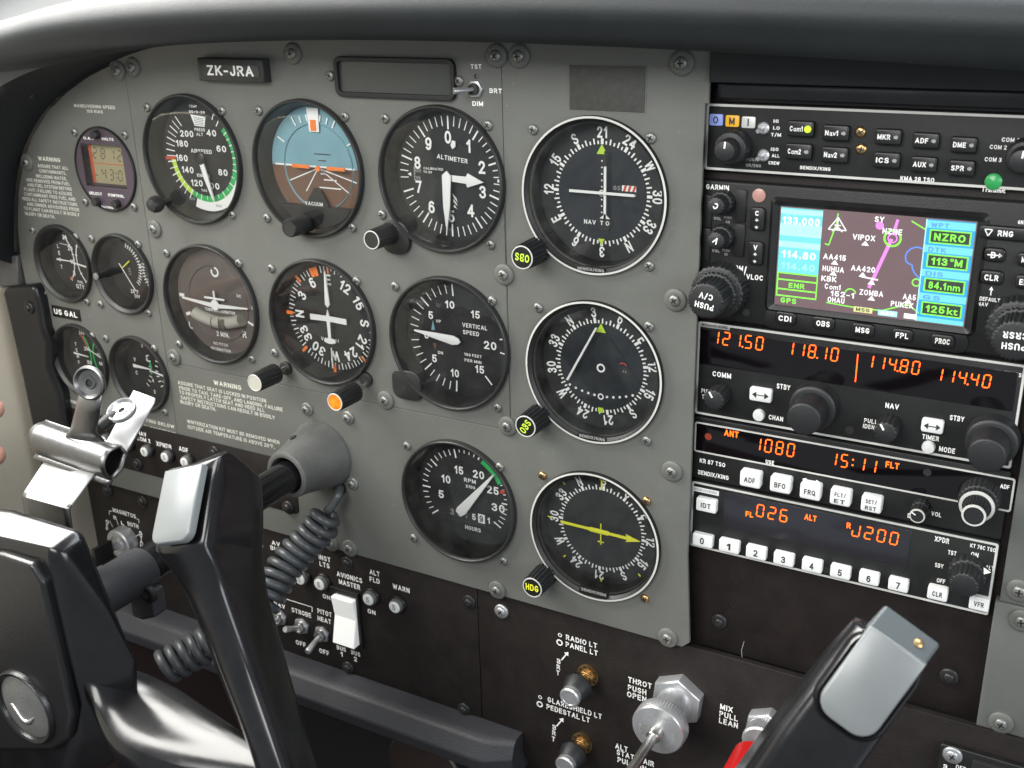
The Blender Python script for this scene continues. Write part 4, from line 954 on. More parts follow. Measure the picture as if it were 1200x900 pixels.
part(MB().box(uu0, uu1, vv0, vv1, 0, 0.6, 'plaque', .15), 'foil', t); part(MB().box(uu0-.6, uu1+.9, vv0-.8, vv1+.6, 0, 0.2, 'grey_paint_right'), 'backing', t)
q = C2([(60, 355), (93, 364), (95, 378.5), (62, 370)], .5); um = sum(p[0] for p in q)/4; vm = sum(p[1] for p in q)/4
t = thing('unit_placard', 'black US GAL tag between the two left small gauges', 'placard', (um, vm, 0))
wd = ((q[1][0]-q[0][0])+(q[2][0]-q[3][0]))/2
part(MB().box(um-wd/2, um+wd/2, vm-4.4, vm+4.4, 0, .7, 'black_plastic', .1).text('US GAL', um, vm, .85, 4.2, 'white_print', width=wd*.84), 'plate', t)
# ================================================================ radio stack
RF = -8.0; UL = 116.9; UR = UL+158.75
surround = thing('radio_panel', 'black crackle painted panel behind and below the stack of radios', 'panel sheet', (200, 0, -12))
part(MB().box(110, 330, -143, 185, -16, -12, 'black_crackle', .3), 'sheet', surround)
for x, y in ((842, 729), (1112, 794)): screw('black', x, y, surround, -12)
part(MB().tube([P3(*p_, -11.8) for p_ in ((872, 752), (869, 762), (870, 776), (866, 790), (862, 799), (864, 808))], .22, 'dim_print', 6), 'thread', surround)
def vline(px, py, w=RF): return P(px, py, w)[1]
def unit(name, label, cat, u0, u1, v0, v1, w=RF, border=True, m='radio_face', rad=1.2):
    t = thing(name, label, cat, ((u0+u1)/2, (v0+v1)/2, w))
    mb = MB().prism(rr((u0+u1)/2, (v0+v1)/2, u1-u0, v1-v0, rad, 3), w-30, w, m, .5)
    part(mb, 'case', t)
    if border: part(plate_mesh(rr((u0+u1)/2, (v0+v1)/2, u1-u0-1.2, v1-v0-1.2, rad, 3), [rr((u0+u1)/2, (v0+v1)/2, u1-u0-3.3, v1-v0-3.3, rad*.6, 3)], w, w+.25, 'ring_white', .05), 'border_line', t)
    return t
def rknob(t, px, py, stages, m='knob_rubber', capm=None, knurl=0.35, kn=24, w0=RF, mark=None, name='knob', white_ring=None):
    """stages: list of (radius, height); the knob stands on the face at the surveyed base point"""
    u, v = P(px, py, w0); prev = None; root = None; z0 = w0
    for i, (r, h) in enumerate(stages):
        last = i == len(stages)-1
        prof = [(r*1.04, z0), (r*1.04, z0+h*.12), (r, z0+h*.2), (r*.985, z0+h-.9), (r*.93, z0+h-.25), (r*.86, z0+h)]
        mb = MB().lathe(u, v, prof, m, 72, knurl=knurl if not (last and capm) else knurl*.6, kn=kn)
        if last and capm: mb.prism(circ(u, v, r*.8, 32), z0+h, z0+h+.12, capm)
        if white_ring and i in white_ring: mb.lathe(u, v, [(r*.98, z0+h-.5), (r*.95, z0+h+.15), (r*.80, z0+h+.2)], 'ring_white', 48, cap=False)
        o = part(mb, 'knob', t) if root is None else sub(mb, 'inner_knob', root, t)
        root = root or o; z0 += h
    if mark is not None:
        a = radians(mark); r = stages[-1][0]
        mb = MB().line((u+sin(a)*r*.25, v+cos(a)*r*.25), (u+sin(a)*r*.85, v+cos(a)*r*.85), r*.16, z0+.15, 'white_print'); sub(mb, 'pointer_line', root, t)
    return u, v, z0, root
def rbutton(t, px, py, wpx, hpx, h, txt=None, m='black_plastic', tm='white_print', th=0.42, twd=0.7, w0=RF, ch=.5, rad=1.0, extra=None):
    k = scl(px, py, w0+h); u, v = P(px, py, w0+h); a, b = wpx*k[0], hpx*k[1]
    mb = MB().prism(rr(u, v, a, b, min(rad, b*.3), 3), w0, w0+h, m, ch)
    if txt:
        ls = txt if isinstance(txt, tuple) else (txt,)
        for i, s_ in enumerate(ls): mb.text(s_, u, v+((len(ls)-1)/2-i)*b*.42, w0+h+.1, b*th/(1 if len(ls) == 1 else 1.3), tm, width=a*twd)
    if extra: extra(mb, u, v, a, b, w0+h+.1)
    return part(mb, 'button', t)
def lettering(t, lst, w=RF+.12, m='white_print', name='lettering'):
    for it in lst:
        s_, x, y, wd, h = it[:5]; part(MB().ptext(s_, x, y, w, wd, h, it[5] if len(it) > 5 else m), name, t)
def led_text(mb, s_, p0, p1, hpx, w, m='led_orange', sc=0.55):
    """seven segment digits between two surveyed points, dots take no room"""
    a, b = P(*p0, w), P(*p1, w); k = scl(*p0, w); h = hpx*k[1]; n = len([c for c in s_ if c not in '.:'])+s_.count(' ')*0; v = (a[1]+b[1])/2
    n += s_.count(':')*0.5; x = a[0]; step = (b[0]-a[0])/n
    for c in s_:
        if c == '.': mb.prism(circ(x-step*.06, v-h*.46, h*.07, 8), w-.05, w, m); continue
        if c == ':':
            for d in (-.22, .22): mb.prism(circ(x+step*.2, v+h*d, h*.07, 8), w-.05, w, m)
            x += step*.5; continue
        seg7(mb, c, x+step*.45-(step*0.0), v, w, h, m, wd=step*sc, th=h*.088, sk=.07); x += step
A = lambda x, y: (900+x/3, y/3)
# audio panel
t = unit('audio_panel', 'topmost radio unit, an audio selector with rows of small black buttons', 'radio', UL, UR, 135.4, 168.4)
for s_, x, y, led in (('Com1', 110, 456, 1), ('Nav1', 234, 471, 0), ('Com2', 103, 536, 0), ('Nav2', 230, 548, 0), ('MKR', 418, 485, 0), ('ADF', 551, 498, 0), ('DME', 684, 513, 0), ('ICS', 413, 567, 0), ('AUX', 543, 582, 0), ('SPR', 677, 595, 0)):
    def ex(mb, u, v, a, b, w, led=led, s_=s_):
        mb.text(s_, u-a*.14, v, w, b*.34, 'white_print', width=a*.5)
        if led: mb.prism(circ(u+a*.29, v, 1.6, 14), w, w+.3, 'led_lime')
        else: mb.prism([(u+a*.22, v-.5), (u+a*.22, v+.5), (u+a*.34, v+.9), (u+a*.40, v), (u+a*.34, v-.9)], w-.05, w, 'dim_print')
    q = A(x, y); rbutton(t, q[0]+1, q[1]-1, 31, 18, 3.2, None, extra=ex)
for m_, s_, x, y in (('lamp_blue', 'O', 839, 140.5), ('lamp_amber', 'M', 858, 142), ('tape_white', 'I', 877, 143.5)):
    k = scl(x, y, RF); u, v = P(x, y, RF+.8); part(MB().prism(rr(u, v, 16*k[0], 13.5*k[1], .8, 3), RF, RF+.8, m_, .2).text(s_, u, v, RF+.95, 3.4, 'black_print'), 'marker_lamp', t)
u, v, z0, rt = rknob(t, 862, 171, [(8.2, 9), (5.2, 8)], mark=5, knurl=.2)
u, v, z0, rt = rknob(t, 1202, 182, [(7.5, 8), (5.2, 9)], mark=5, knurl=.2)
for x, y in ((895, 150), (895, 182)):
    u, v = P(x, y, RF); part(MB().lathe(u, v, [(2.9, RF), (2.9, RF+.8), (2.2, RF+1.3), (1.3, RF+1.1)], 'alu', 20), 'toggle_collar', t); part(MB().tube([(u, v, RF+.5), (u-.4, v-.4, RF+3), (u-1, v-.8, RF+6)], [.7, .8, 1.1], 'alu', 10), 'toggle_lever', t)
lettering(t, [('HI', 909.5, 142, 6, 4), ('LO', 910, 150, 8, 4), ('T/M', 909.5, 158, 12, 4), ('ISO', 908, 175, 9, 3.8), ('ALL', 909, 182.5, 9, 3.8), ('CREW', 907, 191, 13, 3.8), ('PUSH', 881, 187, 14, 3.6, 'dim_print'), ('OR/ENG', 883, 194, 18, 3.6, 'dim_print'),
              ('BENDIX/KING', 955.5, 197.3, 36, 4), ('KMA 28 TSO', 1075, 210, 40, 5.2), ('COM 1', 1184, 164, 20, 5), ('COM 2', 1170, 172.5, 20, 5), ('COM 3', 1164, 187, 20, 5), ('Transmit', 1164, 222.5, 27, 5.5)])
u, v = P(1164, 213, RF+1); part(MB().lathe(u, v, [(3.6, RF), (3.6, RF+.8), (2.8, RF+1.5), (0.01, RF+1.9)], 'lamp_green', 28), 'transmit_lamp', t)
for x, y in ((1008, 155), (1009, 175)): screw('brass', x, y, t, RF-.6)

# moving map navigator
GL = thing('map_navigator', 'satellite navigation unit with a lit colour map screen and large round knobs', 'radio', (196, 97, RF))
g0 = 115.2; gv1 = 130.9; gv0 = 59.5
part(MB().prism(rr((g0+UR+1)/2, (gv0+gv1)/2, UR+1-g0, gv1-gv0, 2.5, 4), RF-20, RF+1.5, 'radio_face', .9), 'case', GL)
GF = RF+1.5
Bq = lambda x, y: (800+x/3, 180+y/3)
sc_ = [Bq(347, 178), Bq(1028, 254), Bq(988, 613), Bq(327, 521)]
q = C2(sc_, GF+.5); su0 = (q[0][0]+q[3][0])/2; su1 = (q[1][0]+q[2][0])/2; sv1 = (q[0][1]+q[1][1])/2; sv0 = (q[2][1]+q[3][1])/2
fr = [(su0-5.5, sv0-4.5), (su1+5.5, sv0-4.5), (su1+5.5, sv1+4.5), (su0-5.5, sv1+4.5)]; frr = rr((su0+su1)/2, (sv0+sv1)/2, su1-su0+11, sv1-sv0+9.5, 3, 4)
ms = MB(); outer = frr; inn = rr((su0+su1)/2, (sv0+sv1)/2, su1-su0+1.2, sv1-sv0+1.2, .8, 4); mid = rr((su0+su1)/2, (sv0+sv1)/2, su1-su0+7.5, sv1-sv0+6, 2, 4)
n = len(outer); vs = [(p[0], p[1], GF) for p in outer]+[(p[0], p[1], GF+2.0) for p in mid]+[(p[0], p[1], GF+.3) for p in inn]
ms.add(vs, [(r*n+i, r*n+(i+1) % n, (r+1)*n+(i+1) % n, (r+1)*n+i) for r in range(2) for i in range(n)], 'black_plastic')
part(ms, 'screen_frame', GL)
sw = GF+.5
scr = part(MB().box(su0-.5, su1+.5, sv0-.5, sv1+.5, GF+.05, sw, 'scr_map'), 'screen', GL)
im = MB(); Sx = su1-su0; Sy = sv1-sv0
def sp(x, y):
    c = P(*Bq(x, y), sw); return (min(su1, max(su0, c[0])), min(sv1, max(sv0, c[1])))
def rect(x0, y0, x1, y1, m_, w_):                        # fractions of the screen, y from the top
    im.box(su0+Sx*x0, su0+Sx*x1, sv1-Sy*y1, sv1-Sy*y0, w_-.03, w_, m_)
def fr_txt(s_, x, y, wd, h, m_, w_=None): im.text(s_, su0+Sx*x, sv1-Sy*y, w_ or sw+.2, Sy*h, m_, width=Sx*wd)
rect(0, 0, .228, .66, 'scr_cyan', sw+.06); rect(0, .015, .228, .06, 'scr_pale', sw+.1); rect(0, .34, .228, .40, 'scr_pale', sw+.1); rect(0, .16, .228, .28, 'scr_pale', sw+.09)
rect(0, .66, .228, .98, 'scr_green', sw+.05); rect(.008, .675, .222, .73, 'scr_map', sw+.1); rect(.008, .745, .222, .83, 'scr_map', sw+.1); rect(.008, .845, .222, .90, 'scr_map', sw+.1); rect(0, .915, .235, 1, 'scr_map', sw+.1)
fr_txt('COM', .08, .05, .10, .045, 'scr_dim'); fr_txt('133.000', .115, .125, .205, .075, 'scr_white'); fr_txt('121.500', .115, .225, .18, .06, 'scr_dim'); fr_txt('VLOC', .09, .375, .11, .045, 'scr_dim')
fr_txt('114.80', .115, .47, .19, .075, 'scr_white'); fr_txt('114.40', .115, .59, .19, .07, 'scr_dim'); fr_txt('ENR', .115, .79, .09, .052, 'scr_green'); fr_txt('GPS', .075, .955, .09, .055, 'scr_green')
rect(.765, 0, 1, 1, 'scr_blue', sw+.06)
for i, (lb, tx) in enumerate((('WPT', 'NZRO'), ('DTK', '113°M'), ('DIS', '84.1nm'), ('GS', '125kt'))):
    y = .01+i*.235; rect(.765, y, 1, y+.07, 'scr_cyan', sw+.09); fr_txt(lb, .83, y+.04, .09, .045, 'scr_line_blue'); rect(.783, y+.083, .985, y+.215, 'scr_green', sw+.1); rect(.79, y+.095, .978, y+.203, 'scr_black', sw+.13); fr_txt(tx, .884, y+.15, .155, .07, 'scr_green')
rect(.765, .955, 1, 1, 'scr_cyan', sw+.1)
rect(.765-.006, 0, .765, 1, 'scr_pale', sw+.12)
L_ = lambda p, q_, wd, m_, dz=.1: im.line(sp(*p), sp(*q_), wd, sw+dz, m_)
L_((757, 232), (740, 285), 1.3, 'scr_magenta'); L_((735, 300), (655, 472), 1.6, 'scr_magenta', .11)
for p, q_ in (((547, 210), (538, 260)), ((538, 255), (514, 320)), ((514, 322), (500, 316)), ((805, 237), (856, 268)), ((505, 523), (600, 540)), ((600, 540), (700, 552)), ((700, 552), (790, 530)), ((790, 530), (830, 560))): L_(p, q_, .55, 'scr_green', .08)
pb = [(845, 335), (825, 328), (805, 333), (790, 345), (783, 360), (785, 378), (796, 388), (806, 390), (808, 405), (815, 420), (830, 437), (837, 455), (832, 480), (836, 492)]
for p, q_ in zip(pb, pb[1:]): L_(p, q_, .6, 'scr_line_blue', .085)
c = sp(738, 298); im.ringf(c[0], c[1], 3.2, 4.1, 0, 360, sw+.12, 'scr_green', 28); im.ringf(c[0], c[1], 1.7, 2.3, 0, 360, sw+.13, 'scr_magenta', 20); c = sp(693, 253); im.ringf(c[0], c[1], 0, 1.9, 0, 360, sw+.12, 'scr_magenta', 16)
c = sp(821, 453); im.ringf(c[0], c[1], 1.4, 2.0, 0, 360, sw+.12, 'scr_green', 20); c = sp(590, 486); im.ringf(c[0], c[1]-1, 2.2, 2.8, -80, 80, sw+.12, 'scr_green', 12)
c = sp(545, 252)
for d0, d1 in (((0, 3.8), (-4.2, -2.2)), ((0, 3.8), (4.2, -2.2)), ((-4.2, -2.2), (4.2, -2.2)), ((-1.5, 0), (1.5, 0)), ((0, 3.8), (0, -2)), ((-2.4, -3), (0, -.6)), ((2.4, -3), (0, -.6))): im.line((c[0]+d0[0], c[1]+d0[1]), (c[0]+d1[0], c[1]+d1[1]), .5, sw+.13, 'scr_white')
for s_, x, y, wd in (('VIPOX', 638, 295, 80), ('AA415', 535, 364, 80), ('HUHUA', 530, 406, 76), ('AA420', 635, 405, 85), ('KBK', 515, 440, 54), ('Com1', 528, 468, 56), ('152-1', 562, 495, 84), ('ZOMBA', 664, 490, 84), ('AA5', 798, 504, 46), ('PUKEK', 772, 531, 80), ('NZNE', 738, 274, 70), ('SY', 693, 231, 34), ('OHAU', 540, 515, 60)):
    c = sp(x, y); k = scl(*Bq(x, y), sw); im.text(s_, c[0], c[1], sw+.22, 2.7, 'scr_white', width=wd/3*k[0])
for x, y in ((642, 315), (535, 382), (530, 420), (633, 425), (664, 452), (664, 508), (793, 518)): c = sp(x, y); im.poly([(c[0]-1.8, c[1]-1.1), (c[0]+1.8, c[1]-1.1), (c[0], c[1]+1.2)], sw+.2, 'scr_white')
c = sp(657, 438); im.line((c[0]-4, c[1]+.4), (c[0]+4, c[1]-.4), .7, sw+.2, 'scr_white')
rect(.435, .93, .535, .985, 'scr_yellow', sw+.15); fr_txt('MSG', .485, .957, .075, .036, 'scr_black'); rect(.565, .935, .665, .99, 'scr_pale', sw+.14); fr_txt('NAV', .615, .963, .07, .036, 'scr_white'); rect(.70, .94, .765, .99, 'scr_white', sw+.14)
sub(im, 'map_image', scr, GL)
sub(MB().poly([(su0-.5, sv0-.5), (su1+.5, sv0-.5), (su1+.5, sv1+.5), (su0-.5, sv1+.5)], sw+.6, 'screen_glass'), 'screen_glass', scr, GL)
# key row below the screen
def kb(px, py, wpx, hpx, s_, **k_): return rbutton(GL, px, py, wpx, hpx, 2.2, s_, w0=GF, th=.42, twd=.62, rad=3, ch=.7, **k_)
q0 = P(895, 372, GF); q1 = P(1135, 402, GF)
bm_ = (P(920, 373.5, GF)[1]+P(1104, 400, GF)[1])/2
part(MB().prism(rr((q0[0]+q1[0])/2, bm_, q1[0]-q0[0], 10.5, 4.5, 5), GF, GF+.5, 'black_plastic', .3), 'key_strip', GL)
for s_, x, y, wd in (('CDI', 360, 580, 74), ('OBS', 494, 598, 78), ('MSG', 633, 621, 80), ('FPL', 772, 640, 74), ('PROC', 914, 660, 84)): q = Bq(x, y); kb(q[0], q[1], wd/3, 15, s_)
q = Bq(1100, 278); kb(1180, 274, 66, 16, None, extra=lambda mb, u, v, a, b, w: (mb.ringf(u-a*.33, v, 0, 0.01, 0, 10, w, 'white_print', 2), mb.line((u-a*.40, v+1.3), (u-a*.26, v+1.3), .45, w, 'white_print'), mb.line((u-a*.40, v+1.3), (u-a*.33, v-1.6), .45, w, 'white_print'), mb.line((u-a*.26, v+1.3), (u-a*.33, v-1.6), .45, w, 'white_print'), mb.text('RNG', u-a*.02, v, w, b*.42, 'white_print')))
kb(1165.5, 299, 25, 16, None, extra=lambda mb, u, v, a, b, w: (mb.line((u-a*.34, v), (u+a*.30, v), .5, w, 'white_print'), mb.poly([(u+a*.2, v+1.1), (u+a*.36, v), (u+a*.2, v-1.1)], w, 'white_print'), mb.text('D', u-a*.05, v, w+.05, b*.45, 'white_print')))
kb(1162, 325.5, 27, 16, 'CLR'); kb(1206, 305, 28, 16, 'MENU'); kb(1203, 331, 27, 16, 'ENT')
# left column
for x, y, s_ in ((887, 257, 'C'), (885, 297, 'V')):
    def ex(mb, u, v, a, b, w, s_=s_):
        mb.text(s_, u, v+b*.26, w, b*.22, 'white_print')
        for d in (-.08, -.36): mb.line((u, v+b*(d+.08)), (u, v+b*(d-.02)), .4, w, 'white_print')
        mb.poly([(u-1, v-b*.06), (u+1, v-b*.06), (u, v+b*.04)], w, 'white_print'); mb.poly([(u-1, v-b*.32), (u+1, v-b*.32), (u, v-b*.42)], w, 'white_print')
    rbutton(GL, x, y, 17, 27, 2.2, None, w0=GF, extra=ex, rad=1.6)
for x, y in ((828, 248), (868, 242), (826, 287), (866, 282)):
    k = scl(x, y, GF); u, v = P(x, y, GF+1); part(MB().box(u-6*k[0], u+6*k[0], v-19*k[1], v+19*k[1], GF, GF+1, 'black_plastic', .3), 'side_block', GL)
for x, y, s_ in ((848, 236, 'C'), (848, 276, 'V')):
    u, v, z0, rt = rknob(GL, x, y, [(6.0, 5), (4.6, 7)], w0=GF, knurl=.3, kn=14); sub(MB().text(s_, u, v, z0+.1, 3.2, 'white_print', ang=150), 'cap_letter', rt, GL)
u, v, z0, rt = rknob(GL, 846, 338, [(14.0, 9), (11.5, 3), (9.6, 13)], w0=GF, knurl=.7, kn=30)
sub(MB().text('PUSH', u-.5, v-2.4, z0+.1, 3.0, 'white_print', ang=172).text('C/V', u+.3, v+2.6, z0+.1, 3.0, 'white_print', ang=172), 'cap_letter', rt, GL)
u, v, z0, rt = rknob(GL, 1196, 381, [(14.0, 9), (11.5, 3), (9.6, 13)], w0=GF, knurl=.7, kn=30)
sub(MB().text('PUSH', u, v-2.4, z0+.1, 3.0, 'white_print', ang=182).text('CRSR', u, v+2.6, z0+.1, 3.0, 'white_print', ang=182), 'cap_letter', rt, GL)
lettering(GL, [('GARMIN', 841, 219.5, 27, 6), ('COM', 863.5, 314, 15, 6), ('VLOC', 884.5, 325, 20, 6), ('/', 873, 319, 4, 12), ('VOL', 841, 256, 9, 3.4, 'dim_print'), ('PUSH', 853, 255, 9, 3.0, 'dim_print'), ('SQ', 853, 260, 5, 3.0, 'dim_print'), ('VOL', 839, 294, 9, 3.4, 'dim_print'), ('PUSH', 851, 293.5, 9, 3.0, 'dim_print'), ('ID', 851, 298, 4, 3.0, 'dim_print'),
               ('DEFAULT', 1160, 351, 24, 4.6), ('NAV', 1152, 356.5, 12, 4.4), ('GNS 430', 1203, 261, 20, 4.4), ('GPS', 1203, 358, 14, 5)], w=GF+.12)
k_ = MB(); a = P(1161, 346, GF); b = P(1162, 337, GF); k_.line(a, b, .4, GF+.12, 'white_print'); k_.poly([(b[0]-.9, b[1]-1.2), (b[0]+.9, b[1]-1.2), (b[0], b[1]+.5)], GF+.13, 'white_print'); part(k_, 'arrow_mark', GL)
u, v = P(889.5, 229, GF); part(MB().lathe(u, v, [(3.3, GF), (3.3, GF+.3), (2.8, GF+.5), (.01, GF+.8)], 'photo_cell', 24), 'photo_cell', GL)
u, v = P(874.5, 366, GF); part(MB().prism(circ(u, v, 2.0, 16), GF, GF+.15, 'recess_dark'), 'screw_hole', GL)

# communication and navigation transceiver
Cq = lambda x, y: (800+x/3, 370+y/3)
t = unit('transceiver', 'radio with four bright orange frequencies reading 121.50, 118.10, 114.80 and 114.40', 'radio', UL, UR, 3.9, 57.2)
q = C2([Cq(65, 45), Cq(58, 168)], RF); wt = q[0][1]-.2; wb = (q[1][1]+P(*Cq(1200, 350), RF)[1])/2+.6; wu0 = (q[0][0]+q[1][0])/2
part(MB().box(wu0, UR-3.5, wb, wt, RF, RF+.3, 'led_window', .1), 'display_window', t)
dg = MB(); w = RF+.42
for s_, p0, p1 in (('121.50', (98, 72), (292, 102)), ('118.10', (360, 110), (556, 142)), ('114.80', (640, 154), (842, 190)), ('114.40', (882, 200), (1092, 238))): led_text(dg, s_, Cq(*p0), Cq(*p1), 14.4, w)
a = P(*Cq(615, 135), w); b = P(*Cq(608, 233), w); um = (a[0]+b[0])/2; dg.box(um-.25, um+.25, b[1], a[1], w-.05, w, 'led_orange')
part(dg, 'digits', t)
def arrows(mb, u, v, a, b, w):
    mb.line((u-a*.3, v), (u+a*.3, v), .55, w, 'black_print')
    for s_ in (-1, 1): mb.poly([(u+s_*a*.18, v+b*.24), (u+s_*a*.38, v), (u+s_*a*.18, v-b*.24)], w+.02, 'black_print')
for x, y in ((273, 280), (877, 390)): q = Cq(x, y); rbutton(t, q[0], q[1], 26, 15.5, 2.6, None, 'button_white', extra=arrows, rad=1.2)
for x, y in ((266, 352), (863, 465)):
    u, v = P(*Cq(x, y), RF+2); part(MB().lathe(u, v, [(3.2, RF), (3.2, RF+1.6), (2.8, RF+2.4), (.01, RF+2.7)], 'button_white', 28), 'round_button', t)
rknob(t, 845, 460, [(5.8, 12)], mark=-30, knurl=.5, kn=14); rknob(t, 1043, 497, [(5.8, 12)], mark=-30, knurl=.5, kn=14)
rknob(t, 956, 473, [(11.8, 8), (8.5, 15)], knurl=.0); rknob(t, 1164, 513, [(11.8, 8), (8.5, 15)], knurl=.0)
u, v = P(*Cq(587, 402), RF); part(MB().prism(circ(u, v, 2.2, 16), RF, RF+.15, 'recess_dark'), 'screw_hole', t)
lettering(t, [(s_, *Cq(x, y), wd, h) for s_, x, y, wd, h in (('COMM', 138, 208, 22, 6), ('STBY', 355, 250, 16, 6), ('NAV', 737, 318, 16, 6), ('STBY', 965, 361, 17, 6), ('PULL', 85, 266, 13, 5), ('TEST', 87, 287, 13, 5), ('PULL', 662, 371, 16, 5), ('IDENT', 661, 391, 18, 5),
      ('TIMER', 872, 429, 20, 5.5), ('CHAN', 328, 360, 17, 5.5), ('MODE', 930, 472, 19, 6), ('KX 155A TSO', 1150, 204, 36, 5))])
q = P(838, 382, RF); part(MB().box(q[0]-8, q[0]+8, q[1]-1.3, q[1]+1.3, RF, RF+.15, 'dim_print').text('BENDIX/KING', q[0], q[1], RF+.25, 1.6, 'black_print', width=14), 'maker_plate', t)
# direction finder receiver
t = unit('direction_finder_receiver', 'radio reading 1080 and 15:11 in orange above five white square buttons', 'radio', UL, UR, -34.0, 2.6, border=False)
a = P(*Cq(45, 365), RF); b = P(*Cq(1172, 580), RF); c = P(*Cq(40, 475), RF); d = P(*Cq(1150, 700), RF)
lt = (a[1]+b[1])/2; lu0 = (a[0]+c[0])/2; lu1 = (b[0]+d[0])/2; lb = c[1]
lv = MB(); rn = rr((lu0+lu1)/2, (lt+lb)/2, lu1-lu0, lt-lb, 1.2, 3)
part(MB().prism(rr((lu0+lu1)/2, (lt+lb)/2, lu1-lu0-1, lt-lb-1, 1, 3), RF, RF+.25, 'led_window', .1), 'display_window', t)
part(plate_mesh(rn, [rr((lu0+lu1)/2, (lt+lb)/2, lu1-lu0-1.6, lt-lb-1.6, .8, 3)], RF, RF+.4, 'ring_white', .05), 'border_line', t)
dg = MB(); led_text(dg, '1080', Cq(245, 448), Cq(402, 476), 14.4, w); led_text(dg, '15:11', Cq(512, 500), Cq(690, 533), 14.4, w)
dg.ptext('ANT', *Cq(172, 415), w, 17, 7, 'led_orange'); dg.ptext('FLT', *Cq(738, 526), w, 16, 7, 'led_orange'); c = P(*Cq(90, 425), w); dg.prism(circ(c[0], c[1], 2, 16), w-.05, w, 'led_dim'); part(dg, 'digits', t)
lettering(t, [(s_, *Cq(x, y), wd, h) for s_, x, y, wd, h in (('KR 87 TSO', 105, 517, 30, 5), ('BENDIX/KING', 108, 560, 36, 5), ('STBY/TIMER', 584, 573, 33, 5), ('VOL', 892, 698, 12, 5), ('D', 797, 703, 4, 5))])
lettering(t, [('USE', *Cq(307, 515), 10, 4.5), ('ADF', *Cq(1133, 601), 11, 5)], w=RF+.4)
for s_, x, y in (('ADF', 236, 578), ('BFO', 342, 597), ('FRQ', 447, 621), (('FLT/', 'ET'), 553, 642), (('SET/', 'RST'), 662, 666)):
    q = Cq(x, y); rbutton(t, q[0], q[1], 24, 18, 5.2, s_, 'button_white', 'black_print', th=.34, twd=.55, rad=1.2, ch=.8)
k_ = MB(); q = P(*Cq(452, 580), RF+.12); k_.line((q[0]-4, q[1]), (q[0]+4, q[1]), .5, RF+.12, 'white_print'); [k_.poly([(q[0]+s_*2.6, q[1]+1), (q[0]+s_*4.8, q[1]), (q[0]+s_*2.6, q[1]-1)], RF+.13, 'white_print') for s_ in (-1, 1)]; part(k_, 'arrow_mark', t)
rknob(t, 1080, 593, [(4.6, 5), (3.8, 7)], white_ring=(1,), mark=-60, knurl=.3, kn=12)
rknob(t, 1149, 581, [(9.5, 9), (8.2, 4), (5.6, 10)], white_ring=(1, 2), knurl=.5)
u, v = P(*Cq(860, 551), RF+.3); part(MB().prism(circ(u, v, 2.0, 16), RF+.25, RF+.35, 'recess_dark'), 'screw_hole', t)
# transponder
Dq = lambda x, y: (800+x/2.5, 540+y/2.5)
t = unit('transponder', 'lowest radio, reading 026 and 1200 in orange above a row of eight numbered white keys', 'radio', UL, UR, -77.2, -35.6)
q = C2([Dq(122, 92), Dq(668, 203), Dq(660, 312), Dq(117, 193)], RF); part(MB().box((q[0][0]+q[3][0])/2, (q[1][0]+q[2][0])/2, (q[3][1]+q[2][1])/2, (q[0][1]+q[1][1])/2, RF, RF+.3, 'led_window_pale', .1), 'display_window', t)
dg = MB(); led_text(dg, '026', Dq(212, 143), Dq(315, 165), 13.6, w); led_text(dg, 'J200', Dq(492, 200), Dq(640, 233), 13.6, w)
dg.ptext('FL', *Dq(196, 157), w, 9, 6, 'led_orange'); dg.ptext('ALT', *Dq(375, 167), w, 14, 6.5, 'led_orange'); dg.ptext('R', *Dq(487, 190), w, 5, 6.5, 'led_orange'); part(dg, 'digits', t)
for i, (x, y) in enumerate(((57, 235), (135, 252), (214, 271), (295, 290), (378, 309), (461, 328), (545, 346), (631, 366))): q = Dq(x, y); rbutton(t, q[0], q[1], 23.5, 14, 3.4, str(i), 'button_white', 'black_print', th=.55, twd=.22, rad=1, ch=.5)
for s_, x, y in (('CLR', 746, 391), ('VFR', 868, 421), ('IDT', 68, 132)): q = Dq(x, y); rbutton(t, q[0], q[1], 23.5, 15, 3.4, s_, 'button_white', 'black_print', th=.38, twd=.5, rad=1, ch=.5)
lettering(t, [(s_, *Dq(x, y), wd, h) for s_, x, y, wd, h in (('XPDR', 760, 232, 17, 6), ('KT 76C TSO', 880, 255, 30, 4.6), ('TST', 790, 270, 10, 5), ('ON', 856, 275, 9, 5), ('ALT', 900, 314, 10, 5), ('SBY', 752, 307, 10, 5), ('OFF', 757, 352, 10, 5))])
q = P(*Dq(68, 88), RF); part(MB().box(q[0]-7.5, q[0]+7.5, q[1]-1.4, q[1]+1.4, RF, RF+.15, 'button_white').text('BENDIX/KING', q[0], q[1], RF+.25, 1.5, 'dim_print', width=13), 'maker_plate', t)
u, v, z0, rt = rknob(t, 1135, 669, [(9.2, 6), (7.0, 10)], knurl=.5, kn=20)
a = MB(); a.prism([(u+7, v+7), (u+10.5, v+5.2), (u+7.5, v+3.4)], RF+6, RF+6.3, 'white_print'); sub(a, 'pointer_line', rt, t)
u, v = P(*Dq(420, 320), RF); part(MB().prism(circ(u, v, 2.0, 16), RF, RF+.15, 'recess_dark'), 'screw_hole', t)

